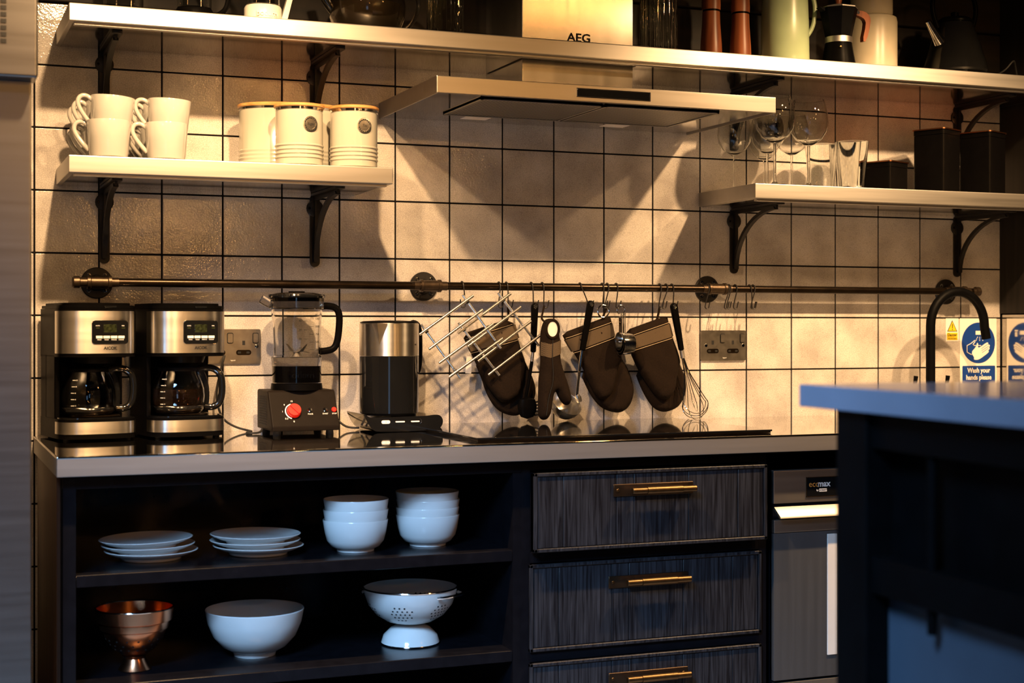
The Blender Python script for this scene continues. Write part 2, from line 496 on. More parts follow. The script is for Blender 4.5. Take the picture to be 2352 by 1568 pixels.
_tx = {}
def text(name, s, size, m, parent, loc, rot=(PI / 2, 0, 0), ext=0.0002, align='CENTER', shear=0.0, sx=1.0, bold=0.0):
    key = (s, size, m, align, shear, sx, ext, bold)
    if key not in _tx:
        cu = bpy.data.curves.new('lettering', 'FONT')
        cu.body = s; cu.size = size; cu.align_x = align; cu.align_y = 'CENTER'; cu.extrude = ext; cu.shear = shear
        cu.offset = bold; cu.resolution_u = 3
        o = bpy.data.objects.new('lettering', cu); COL.objects.link(o)
        dg = bpy.context.evaluated_depsgraph_get()
        me = bpy.data.meshes.new_from_object(o.evaluated_get(dg))
        me.name = 'lettering'
        bpy.data.objects.remove(o)
        me.materials.clear(); me.materials.append(MT[m])
        if sx != 1.0: me.transform(Matrix.Scale(sx, 4, (1, 0, 0)))
        _tx[key] = me
    o = bpy.data.objects.new(name, _tx[key]); COL.objects.link(o)
    o.parent = parent; o.location = loc; o.rotation_euler = rot
    return o

# ================================================================== SETTING
T = 0.15
Z0 = 1.189                      # a tile joint height
floor = struct(MB().box(-2.2, 3.2, -4.6, 0.12, -0.05, 0.0).build('floor', 'floor', smooth=False))
wall = struct(MB().box(-0.60, 2.86, 0.0020, 0.12, 0.0, 1.939).box(-0.60, 2.86, 0.012, 0.12, 1.939, 2.45).build('wall_back', 'grout', smooth=False))
tmesh = None
for col in range(-3, 19):
    for row in range(-8, 5):
        if col > 0 and row < -2: continue
        if tmesh is None:
            t0 = MB().box(0.0020, T - 0.0020, -0.001, 0.010, 0.0020, T - 0.0020, 0.0015, 2).build('tile', 'tile', wall)
            t0.location = (col * T, 0, Z0 + row * T); tmesh = t0
        else:
            inst(tmesh, wall, (col * T, 0, Z0 + row * T))
pk = MB().box(-0.6, 2.85, -0.002, 0.014, 0.0, 0.118, 0.003, 1).build('plank', 'dark_wood', wall)
pk.location = (0, 0, 1.942)
for k in range(1, 4): inst(pk, wall, (0, random.uniform(-0.002, 0.002), 1.942 + 0.121 * k))

wr = struct(MB().box(2.862, 2.96, -1.1, 0.12, 0.0, 2.45).build('wall_right', 'matte_black', smooth=False))
pr = MB().box(2.845, 2.864, -0.116, 0.0, 1.203, 2.45, 0.002, 1).build('plank', 'side_wood', wr)
for k in range(1, 6): inst(pr, wr, (0, -0.12 * k, 0))
MB().box(2.852, 2.864, -0.66, -0.001, 0.902, 1.200, 0.001, 1).build('steel_splash_panel', 'mirror_steel', wr)

# ================================================================== SHELVES
def shelf(name, label, x0, x1, z0, z1, depth, notch=None):
    t = thing(name, label, 'shelf', (x0, 0, z0), 0, 'steel wall shelves')
    w = x1 - x0; h = z1 - z0
    if notch:
        a, b, d = notch[0] - x0, notch[1] - x0, notch[2]
        out = [(0, -0.001), (0, -depth), (w, -depth), (w, -0.001), (b, -0.001), (b, -d), (a, -d), (a, -0.001)]
        s = MB(); s.prism(out, 0.0, h, 'Z')
        o = s.build('board', 'steel', t, False)
        md = o.modifiers.new('bevel', 'BEVEL'); md.width = 0.0025; md.segments = 2
    else:
        MB().box(0, w, -depth, -0.001, 0, h, 0.0025).build('board', 'steel', t)
    MB().box(0.012, w - 0.012, -depth + 0.012, -depth + 0.028, -0.006, 0.001, 0.001, 1).build('return_lip', 'steel', t)
    if notch:
        a, b, d = notch[0] - x0, notch[1] - x0, notch[2]
        MB().prism([(0.01, -0.003), (0.01, -depth + 0.03), (w - 0.01, -depth + 0.03), (w - 0.01, -0.003), (b, -0.003), (b, -d), (a, -d), (a, -0.003)], -0.0012, 0.0002, 'Z').build('underside_plate', 'mirror_steel', t, False)
    else:
        MB().box(0.01, w - 0.01, -depth + 0.03, -0.003, -0.0012, 0.0002).build('underside_plate', 'mirror_steel', t, False)
    return t

shelf('wall_shelf', 'long upper steel shelf running above the extractor hood', 0.05, 2.84, 1.836, 1.876, 0.325, (1.146, 1.467, 0.268))
shelf('wall_shelf', 'short steel shelf on the left holding mugs and cream canisters', 0.05, 0.796, 1.502, 1.541, 0.32)
shelf('wall_shelf', 'steel shelf on the right holding glasses and black tins', 1.795, 2.84, 1.501, 1.541, 0.31)

def bracket_parts(t):
    # origin: top of the wall leg, y = wall, arm reaches toward -y
    MB().prism(rrect(-0.0125, 0.0125, -0.185, 0.0, 0.012), -0.006, 0.0, 'Y').build('wall_leg', 'iron', t)
    MB().lathe([(0, 0), (0.022, 0), (0.022, 0.004), (0.019, 0.006), (0, 0.006)], 20, T=Matrix.Translation((0, -0.002, -0.036)) @ Matrix.Rotation(R(90), 4, 'X')).build('wall_rosette', 'iron', t)
    MB().prism([(x, -y) for x, y in rrect(-0.0125, 0.0125, 0.0, 0.262, 0.012)], -0.006, 0.0, 'Z').build('shelf_arm', 'iron', t)
    MB().box(-0.003, 0.003, -0.235, -0.004, -0.016, -0.004).box(-0.003, 0.003, -0.016, -0.004, -0.165, -0.01).build('stiffening_rib', 'iron', t)
    pts = []
    for i in range(13):
        a = R(90 * i / 12)
        pts.append((-0.225 + 0.212 * math.sin(a), -0.165 + 0.155 * math.cos(a)))
    inner = pts; outer = [(y - 0.010 * math.cos(R(45)) * 1.0, z - 0.008) for y, z in pts]
    MB().prism(inner + outer[::-1], -0.006, 0.006, 'X').build('curved_brace', 'iron', t)
    for z in (-0.168, -0.036):
        MB().lathe([(0, 0), (0.004, 0), (0.0035, 0.002), (0, 0.003)], 10, T=Matrix.Translation((0 if z < -.1 else -0.015, -0.006, z)) @ Matrix.Rotation(R(90), 4, 'X')).build('screw', 'pipe', t)

bsrc = None
for x, z, lab in ((0.162, 1.500, 'black iron bracket below the mugs on the left shelf'), (0.684, 1.500, 'black iron bracket below the cream canisters'),
                  (1.907, 1.499, 'black iron bracket below the wine glasses'), (2.683, 1.499, 'black iron bracket below the black tins'),
                  (0.162, 1.834, 'black iron bracket of the long shelf above the mugs'), (0.684, 1.834, 'black iron bracket of the long shelf above the cream canisters'),
                  (1.907, 1.834, 'black iron bracket of the long shelf just right of the hood'), (2.683, 1.834, 'black iron bracket of the long shelf above the black tins')):
    if bsrc is None:
        bsrc = thing('shelf_bracket', lab, 'bracket', (x, -0.001, z), 0, 'black iron shelf brackets'); bracket_parts(bsrc)
    else: dup(bsrc, (x, -0.001, z), None, lab)

# ================================================================== EXTRACTOR HOOD
hood = thing('extractor_hood', 'stainless steel chimney extractor hood above the hob', 'extractor hood', (0.855, 0, 1.702))
W_, D_, H_ = 0.905, 0.47, 0.040
m = MB(); m.box(0, W_, -D_, -D_ + 0.004, 0, H_, 0.0015).box(0, 0.004, -D_ + 0.003, -0.001, 0, H_).box(W_ - 0.004, W_, -D_ + 0.003, -0.001, 0, H_)
m.box(0.002, W_ - 0.002, -D_ + 0.002, -0.001, H_ - 0.003, H_)
m.build('canopy', 'hood_steel', hood, False)
MB().box(0.004, W_ - 0.004, -D_ + 0.004, -0.002, 0.004, 0.007).build('underside_plate', 'mirror_steel', hood, False)
for k in range(2):
    x0 = 0.13 + k * 0.325
    f = MB().box(x0, x0 + 0.318, -D_ + 0.055, -0.135, 0.001, 0.004).build('grease_filter', 'filt', hood, False)
    fr = MB(); a, b, c, d = x0, x0 + 0.318, -D_ + 0.055, -0.135
    for q in ((a, b, c, c + .006), (a, b, d - .006, d), (a, a + .006, c, d), (b - .006, b, c, d)): fr.box(q[0], q[1], q[2], q[3], -0.001, 0.004)
    fr.build('filter_frame', 'steel', f, False)
for x in (0.24, 0.64):
    MB().box(x - 0.035, x + 0.035, -0.10, -0.055, 0.0030, 0.006, 0.0005, 1).build('hood_lamp', 'lamp_glass', hood)
MB().box(0.355, 0.548, -D_ - 0.0012, -D_ + 0.001, 0.012, 0.030, 0.0005, 1).build('control_strip', 'gloss_black', hood)
m = MB()
for q in ((0.353, 0.550, 0.0305, 0.0318), (0.353, 0.550, 0.0102, 0.0115), (0.353, 0.3542, 0.0102, 0.0318), (0.5488, 0.550, 0.0102, 0.0318)): m.box(q[0], q[1], -D_ - 0.0015, -D_ + 0.001, q[2], q[3])
m.build('control_strip_frame', 'chrome', hood, False)
ch = MB().box(0.297, 0.606, -0.26, -0.001, H_ - 0.001, 0.74, 0.002).build('chimney', 'steel_v', hood)
text('lettering', 'AEG', 0.030, 'slot', ch, (0.453, -0.2606, 0.195), sx=1.15, bold=0.0006)

# ================================================================== HANGING RAIL
ZR = 1.268; YR = -0.060
rail = thing('hanging_rail', 'dark iron pipe rail fixed along the tiled wall', 'rail', (0, 0, ZR))
MB().rod((0.105, YR, 0), (2.70, YR, 0), 0.0105, 20).build('pipe', 'pipe', rail)
for k, x in enumerate((0.144, 0.976, 1.820, 2.641)):
    RX = Matrix.Translation((x, -0.001, 0)) @ Matrix.Rotation(R(90), 4, 'X')
    fl = MB().lathe([(0, 0), (0.038, 0), (0.038, 0.005), (0.036, 0.007), (0.020, 0.008), (0.018, 0.016), (0.0, 0.016)], 36, T=RX).build('flange', 'iron', rail)
    for a in (45, 135, 225, 315):
        MB().lathe([(0, 0), (0.0055, 0), (0.0050, 0.002), (0.0026, 0.0022), (0.0022, 0.0008), (0, 0.0008)], 14, T=Matrix.Translation((x + 0.0265 * math.cos(R(a)), -0.0075, 0.0265 * math.sin(R(a)))) @ Matrix.Rotation(R(90), 4, 'X')).build('screw', 'chrome', fl)
    MB().rod((x, -0.012, 0), (x, YR, 0), 0.0115, 18).build('standoff', 'fitting', rail)
    RY = Matrix.Translation((x - 0.028, YR, 0)) @ Matrix.Rotation(R(90), 4, 'Y')
    MB().lathe([(0.0, 0), (0.0165, 0), (0.0165, 0.007), (0.0145, 0.009), (0.0145, 0.047), (0.0165, 0.049), (0.0165, 0.056), (0, 0.056)], 26, T=RY).build('tee_fitting', 'fitting', rail)
    for s_ in (-0.036, 0.036):
        MB().rod((x + s_ - 0.009, YR, 0), (x + s_ + 0.009, YR, 0), 0.0115, 18).build('threaded_collar', 'fitting', rail)
for x, s_ in ((0.082, 1), (2.722, -1)):
    RY = Matrix.Translation((x, YR, 0)) @ Matrix.Rotation(R(90 * s_), 4, 'Y')
    MB().lathe([(0, 0), (0.012, 0), (0.0145, 0.003), (0.0145, 0.016), (0.011, 0.018), (0.010, 0.035), (0, 0.035)], 24, T=RY).build('end_cap', 'fitting', rail)

# ================================================================== SOCKETS
def socket(x0, z0, label):
    t = thing('double_socket', label, 'socket', (x0, 0, z0), 0, 'steel double wall sockets')
    MB().prism(rrect(0, 0.146, 0, 0.086, 0.005), -0.007, -0.001, 'Y').build('faceplate', 'socket', t)
    for k in range(2):
        x = 0.038 + k * 0.065
        MB().box(x - 0.0035, x + 0.0035, -0.0076, -0.006, 0.046, 0.057).build('earth_slot', 'slot', t)
        p = MB().prism(rrect(x - 0.019, x + 0.019, 0.021, 0.034, 0.006), -0.0074, -0.006, 'Y').build('pin_recess', 'pipe', t)
        for s_ in (-1, 1): MB().box(x + s_ * 0.011 - 0.004, x + s_ * 0.011 + 0.004, -0.0079, -0.007, 0.025, 0.030).build('pin_slot', 'slot', p)
        xs = 0.069 + k * 0.064
        b_ = MB().prism(rrect(xs - 0.008, xs + 0.008, 0.050, 0.077, 0.004), -0.0076, -0.006, 'Y').build('switch_surround', 'slot', t)
        MB().prism(rrect(xs - 0.0062, xs + 0.0062, 0.052, 0.075, 0.003), -0.0105, -0.006, 'Y').build('switch_rocker', 'socket', b_)
    for x in (0.016, 0.136):
        MB().lathe([(0, 0), (0.005, 0), (0.0045, 0.0015), (0, 0.002)], 14, T=Matrix.Translation((x, -0.0068, 0.043)) @ Matrix.Rotation(R(90), 4, 'X')).build('screw', 'chrome', t)
    return t
s1 = socket(1.799, 1.066, 'steel double socket on the tiles right of the whisk')
text('lettering', 'legrand', 0.004, 'white', s1, (0.076, -0.0072, 0.008))
s2 = socket(0.398, 1.070, 'steel double socket between the second coffee machine and the blender')
text('lettering', 'legrand', 0.004, 'white', s2, (0.076, -0.0072, 0.008))
socket(0.093, 1.066, 'steel double socket mostly hidden behind the first coffee machine')

# ================================================================== WALL SIGNS
sg = thing('wash_hands_sign', 'white sign with blue disc reading wash your hands please', 'sign', (2.695, -0.001, 0.945))
MB().box(0, 0.138, -0.0015, -0.0005, 0, 0.243, 0.0004, 1).build('backing_sheet', 'signwhite', sg)
YS = -0.0020
MB().prism([(0.069 + 0.0625 * math.cos(2 * PI * k / 48), 0.168 + 0.0625 * math.sin(2 * PI * k / 48)) for k in range(48)], YS, -0.0012, 'Y').build('blue_disc', 'signblue', sg)
MB().prism(rrect(0.009, 0.132, 0.037, 0.098, 0.003), YS, -0.0012, 'Y').build('blue_caption_plate', 'signblue', sg)
hand = smooth_loop([(0.050, 0.118), (0.054, 0.122), (0.041, 0.139), (0.060, 0.156), (0.064, 0.170), (0.068, 0.164), (0.066, 0.155), (0.072, 0.153), (0.100, 0.170), (0.106, 0.168), (0.104, 0.163), (0.110, 0.163), (0.112, 0.158), (0.108, 0.155), (0.111, 0.152), (0.109, 0.147), (0.105, 0.146), (0.108, 0.141), (0.104, 0.137), (0.085, 0.125), (0.070, 0.117), (0.058, 0.116)], 1)
MB().prism(hand, YS - 0.0006, YS + 0.0002, 'Y').build('white_hand', 'signwhite', sg)
m = MB()
for (a, b) in (((0.079, 0.150), (0.103, 0.164)), ((0.080, 0.144), (0.107, 0.158)), ((0.082, 0.138), (0.105, 0.151))):
    m.tube([(a[0], YS - 0.0007, a[1]), (b[0], YS - 0.0007, b[1])], 0.0006, 6)
m.build('finger_lines', 'signblue', sg)
m = MB(); m.tube([(x, YS - 0.0003, z) for x, z in ((0.043, 0.132), (0.034, 0.136), (0.028, 0.139), (0.026, 0.140), (0.026, 0.160), (0.040, 0.166), (0.055, 0.176), (0.056, 0.172), (0.048, 0.163), (0.052, 0.160), (0.060, 0.160), (0.078, 0.160))], 0.0012, 6)
m.build('white_hand_outline', 'signwhite', sg)
m = MB()
for ax, bx in ((0.066, 0.058), (0.073, 0.073), (0.079, 0.086)):
    for k in range(3):
        u0, u1 = k / 3 + 0.05, k / 3 + 0.24
        m.tube([(ax + (bx - ax) * u0, YS - 0.0003, 0.187 - 0.014 * u0), (ax + (bx - ax) * u1, YS - 0.0003, 0.187 - 0.014 * u1)], 0.0012, 6)
m.build('water_drops', 'signwhite', sg)
MB().box(0.058, 0.088, YS - 0.0005, YS, 0.193, 0.205).box(0.098, 0.106, YS - 0.0005, YS, 0.187, 0.201).box(0.096, 0.107, YS - 0.0005, YS, 0.203, 0.208).build('tap_symbol', 'signwhite', sg)
text('lettering', 'Wash your', 0.0208, 'signwhite', sg, (0.070, YS - 0.0003, 0.0835), sx=0.9, bold=0.0005)
text('lettering', 'hands please', 0.0208, 'signwhite', sg, (0.070, YS - 0.0003, 0.0620), sx=0.9, bold=0.0005)

wg = thing('danger_label', 'small yellow danger very hot water label beside the tap', 'sign', (2.643, -0.001, 1.118))
MB().box(0, 0.047, -0.0013, -0.0005, 0, 0.070, 0.0003, 1).build('backing_sheet', 'signwhite', wg)
MB().prism([(0.005, 0.030), (0.042, 0.030), (0.0235, 0.064)], -0.0017, -0.001, 'Y').build('black_triangle', 'slot', wg)
MB().prism([(0.0082, 0.0318), (0.0388, 0.0318), (0.0235, 0.060)], -0.0020, -0.0012, 'Y').build('yellow_triangle', 'signyellow', wg)
MB().prism([(0.0220, 0.0525), (0.0250, 0.0525), (0.0244, 0.0395), (0.0226, 0.0395)], -0.0024, -0.0012, 'Y').prism([(0.0235 + 0.0016 * math.cos(2 * PI * k / 12), 0.0358 + 0.0016 * math.sin(2 * PI * k / 12)) for k in range(12)], -0.0024, -0.0012, 'Y').build('exclamation_mark', 'slot', wg)
MB().box(0.004, 0.043, -0.0018, -0.001, 0.004, 0.0265).build('yellow_caption_plate', 'signyellow', wg)
text('lettering', 'Danger', 0.0115, 'slot', wg, (0.0235, -0.0020, 0.0195), bold=0.0002)
text('lettering', 'Very hot water', 0.0052, 'slot', wg, (0.0235, -0.0020, 0.0085))

# ================================================================== WORKTOP AND BASE UNITS
ZC = 0.902
wt = thing('worktop', 'long polished stainless steel worktop under the tiled wall', 'worktop', (0, 0, ZC))
MB().box(-0.002, 2.85, -0.64, -0.001, -0.006, 0.0, 0.0025).build('top_sheet', 'counter', wt)
MB().box(-0.0015, 2.85, -0.6395, -0.625, -0.041, -0.004, 0.0015).box(-0.0015, 0.012, -0.63, -0.002, -0.041, -0.004, 0.001).build('front_apron', 'apron_steel', wt)
MB().box(0.012, 2.84, -0.62, -0.004, -0.030, -0.006).build('core_board', 'carcass', wt, False)

YF = -0.60
ou = thing('open_shelf_unit', 'black open base unit with crockery on two shelves', 'base unit', (0, 0, 0))
m = MB()
m.box(0.013, 0.039, YF, -0.02, 0.06, 0.861).build('side_panel', 'carcass', ou, False)
MB().box(0.992, 1.012, YF, -0.02, 0.06, 0.861).build('side_panel', 'carcass', ou, False)
MB().box(0.039, 0.992, -0.05, -0.03, 0.06, 0.861).build('back_panel', 'carcass', ou, False)
MB().box(0.013, 1.012, YF - 0.002, YF + 0.03, 0.832, 0.861, 0.001, 1).build('top_rail', 'carcass', ou)
for z in (0.657, 0.430, 0.205):
    MB().box(0.039, 0.992, YF + 0.002, -0.05, z - 0.026, z, 0.0015, 1).build('shelf_board', 'carcass', ou)
MB().box(0.013, 0.039, YF - 0.003, YF + 0.02, 0.06, 0.861, 0.001, 1).build('front_stile', 'carcass', ou)
MB().box(0.039, 0.992, YF + 0.05, -0.05, 0.0, 0.06).build('plinth', 'matte_black', ou, False)

ep = thing('end_post', 'brown wooden end panel at the left of the black base unit', 'panel', (0, 0, 0))
MB().box(0.004, 0.0125, YF + 0.035, -0.055, 0.0, 0.861, 0.001, 1).build('board', 'end_wood', ep)
MB().box(0.0035, 0.0125, -0.055, -0.050, 0.0, 0.861, 0.001, 1).build('edge_strip', 'steel', ep)

du = thing('drawer_unit', 'black base unit with three dark timber drawers below the hob', 'drawers', (1.012, 0, 0))
MB().box(0.0, 0.022, YF, -0.02, 0.06, 0.861).box(0.618, 0.640, YF, -0.02, 0.06, 0.861).box(0.022, 0.618, -0.04, -0.02, 0.06, 0.861).build('carcass', 'carcass', du, False)
for z in (0.836, 0.624, 0.399, 0.175):
    MB().box(0.016, 0.622, YF, YF + 0.03, z, z + 0.025, 0.001, 1).build('front_rail', 'carcass', du)
MB().box(0.016, 0.622, YF + 0.04, YF + 0.30, 0.06, 0.08).build('bottom_board', 'carcass', du, False)
PLK = (0.0, 0.072, 0.206, 0.250, 0.392, 0.525, 0.604)
for z0, z1, y in ((0.653, 0.832, -0.632), (0.424, 0.622, -0.606), (0.199, 0.398, -0.606)):
    dr = MB().box(0.0, 0.604, 0.004, 0.020, 0.0, z1 - z0).box(0.02, 0.584, 0.019, 0.30, 0.01, z1 - z0 - 0.03).build('drawer', 'carcass', du, False)
    dr.location = (0.018, y, z0)
    h = z1 - z0
    for a, b in zip(PLK, PLK[1:]):
        MB().box(max(a, 0.009) + 0.0008, min(b, 0.595) - 0.0008, 0.0, 0.006, 0.009, h - 0.009, 0.001, 1).build('plank', 'drawer_wood', dr)
    fr = MB()
    for q in ((0, 0.604, 0, 0.008), (0, 0.604, h - 0.008, h), (0, 0.008, 0, h), (0.596, 0.604, 0, h)): fr.box(q[0], q[1], -0.004, 0.018, q[2], q[3], 0.0012, 1)
    fr.build('frame_moulding', 'drawer_wood', dr)
    hx = 0.300; hz = h * 0.74
    MB().box(hx - 0.103, hx + 0.103, -0.004, 0.0, hz - 0.014, hz + 0.014, 0.0008, 1).build('handle_backplate', 'bronze_plate', dr)
    g = MB(); RYT = Matrix.Translation((hx - 0.066, -0.026, hz)) @ Matrix.Rotation(R(90), 4, 'Y')
    g.lathe([(0, 0), (0.0065, 0), (0.0075, 0.001), (0.0075, 0.036), (0.0068, 0.0365), (0.0088, 0.037), (0.0088, 0.128), (0.0068, 0.1285), (0.0075, 0.129), (0.0075, 0.164), (0.0065, 0.165), (0, 0.165)], 20, T=RYT)
    for s_ in (0.022, 0.143): g.rod((hx - 0.066 + s_, -0.026, hz), (hx - 0.066 + s_, -0.003, hz), 0.005, 12)
    g.build('handle_bar', 'brass', dr)
    for s_ in (-0.092, 0.092):
        MB().lathe([(0, 0), (0.004, 0), (0.003, 0.0015), (0, 0.0015)], 12, T=Matrix.Translation((hx + s_, -0.0038, hz)) @ Matrix.Rotation(R(90), 4, 'X')).build('handle_screw', 'brass', dr)

dw = thing('dishwasher', 'stainless steel undercounter dishwasher beside the drawers', 'dishwasher', (1.672, -0.602, 0))
MB().box(0, 0.60, 0.010, 0.56, 0.05, 0.812).build('cabinet', 'carcass', dw, False)
MB().box(0, 0.60, 0.0, 0.02, 0.732, 0.812, 0.0025).build('control_fascia', 'steel', dw)
MB().box(0.0, 0.60, 0.004, 0.02, 0.694, 0.731).build('handle_recess', 'carcass', dw, False)
MB().prism([(0.004, 0.724), (-0.024, 0.704), (-0.026, 0.699), (-0.021, 0.698), (0.004, 0.716)], 0.004, 0.596, 'X').build('handle_lip', 'steel', dw)
MB().box(0.0, 0.60, -0.002, 0.018, 0.661, 0.693, 0.003).build('door_top_bend', 'steel', dw)
MB().box(0.0, 0.60, 0.0, 0.018, 0.302, 0.660, 0.002).build('door', 'door_steel', dw)
MB().box(0.152, 0.180, -0.003, 0.002, 0.354, 0.652, 0.001, 1).build('white_strip', 'white_plastic', dw)
MB().box(0.0, 0.60, 0.0, 0.018, 0.10, 0.296, 0.002).build('kick_panel', 'steel', dw)
bd = MB().box(0.092, 0.205, -0.002, 0.001, 0.746, 0.793, 0.0005, 1).build('badge', 'gloss_black', dw)
m = MB()
for q in ((0.091, 0.206, 0.7925, 0.7938), (0.091, 0.206, 0.7452, 0.7465), (0.091, 0.0923, 0.7452, 0.7938)): m.box(q[0], q[1], -0.0024, 0.001, q[2], q[3])
m.build('badge_edge', 'brass', bd, False)
text('lettering', 'eco', 0.021, 'orange', bd, (0.098, -0.0022, 0.776), align='LEFT')
text('lettering', 'max', 0.021, 'white', bd, (0.124, -0.0022, 0.776), align='LEFT', bold=0.0005)
tx = MB().box(0.128, 0.150, -0.0025, -0.0015, 0.757, 0.7645, 0.0002, 1).build('maker_plate', 'white', bd)
text('lettering', 'by', 0.0065, 'white', bd, (0.123, -0.0022, 0.761))
text('lettering', 'HOBART', 0.0055, 'slot', bd, (0.139, -0.0027, 0.7608))

# ================================================================== HOB
hb = thing('induction_hob', 'black glass induction hob set on the steel worktop', 'hob', (0.915, -0.575, ZC + 0.0004))
MB().box(0, 0.770, 0.0, 0.515, 0.004, 0.0085, 0.0012).build('glass_plate', 'hobglass', hb)
MB().box(0.003, 0.767, 0.003, 0.512, 0.0, 0.0045).build('frame', 'pipe', hb, False)

# ================================================================== FRIDGE
fr = thing('tall_fridge', 'tall stainless steel fridge at the left end of the kitchen', 'fridge', (-0.057, -0.75, 0))
MB().box(-0.70, 0.0, 0.0, 0.03, 0.12, 1.634, 0.004).build('door', 'fridge_steel', fr)
MB().box(-0.70, -0.006, 0.03, 0.70, 0.05, 1.90).build('cabinet', 'fridge_steel', fr, False)
tp = MB().box(-0.70, 0.009, -0.045, 0.03, 1.630, 1.98, 0.006, 3).build('vent_panel', 'fridge_steel', fr)
for k in range(14):
    for c in range(2):
        MB().box(-0.058 - 0.014 * c, -0.048 - 0.014 * c, -0.0462, -0.040, 1.692 + 0.0125 * k, 1.700 + 0.0125 * k).build('vent_slot', 'slot', tp, False)
MB().box(-0.70, 0.0, 0.01, 0.03, 0.0, 0.11).build('plinth', 'matte_black', fr, False)

# ================================================================== ISLAND
isl = thing('kitchen_island', 'dark kitchen island with glossy blue-lit top in the foreground', 'island', (0.830, -2.040, 0), R(-3.0))
ZT = 1.085
MB().box(0, 1.35, -1.10, 0, ZT - 0.030, ZT, 0.002).build('top', 'island_top', isl)
for x, y in ((0.012, -0.125), (1.24, -0.125), (0.012, -1.02), (1.24, -1.02)):
    MB().box(x, x + 0.07, y - 0.02, y + 0.05, 0.0, ZT - 0.030, 0.001, 1).build('post', 'matte_black', isl)
for z in (ZT - 0.075, 0.83, 0.08):
    MB().box(0.020, 0.055, -1.02, -0.10, z, z + 0.045, 0.001, 1).build('side_rail', 'matte_black', isl)
MB().box(0.045, 0.055, -1.02, -0.12, 0.10, 0.84).build('side_panel', 'island_panel', isl, False)
MB().box(0.05, 0.06, -1.02, -0.12, 0.86, 1.02).build('upper_panel', 'matte_black', isl, False)
MB().box(0.085, 1.24, -0.10, -0.09, 0.08, 1.05).build('back_panel', 'matte_black', isl, False)
MB().rod((0.03, -0.26, 0.80), (0.03, -0.26, 1.06), 0.006, 10).build('brace_rod', 'matte_black', isl)

# ================================================================== COFFEE MACHINES
def plan_outline(hw, yb, yf, n=24, p=3.2):
    """plan of a housing: square back, bowed front with rounded corners (front is -y)"""
    pts = [(hw, yb), (-hw, yb)]
    ym = yf + hw * 0.72
    pts.append((-hw, ym))
    for i in range(1, n):
        a = PI + PI * i / n
        c, s_ = math.cos(a), math.sin(a)
        pts.append((hw * math.copysign(abs(c) ** (2 / p), c), ym + (ym - yf) * math.copysign(abs(s_) ** (2 / p), s_)))
    pts.append((hw, ym))
    return pts

def front_strip(hw, yf, z0, z1, th, parent, name, m, cut=2, p=3.2):
    o = plan_outline(hw, 0.1, yf, 28, p)[2 + cut:-cut] if cut else plan_outline(hw, 0.1, yf, 28, p)[2:]
    inner = [(x * (1 - th / hw), y + th * 0.9) for x, y in o]
    return MB().prism(o + inner[::-1], z0, z1, 'Z').build(name, m, parent)

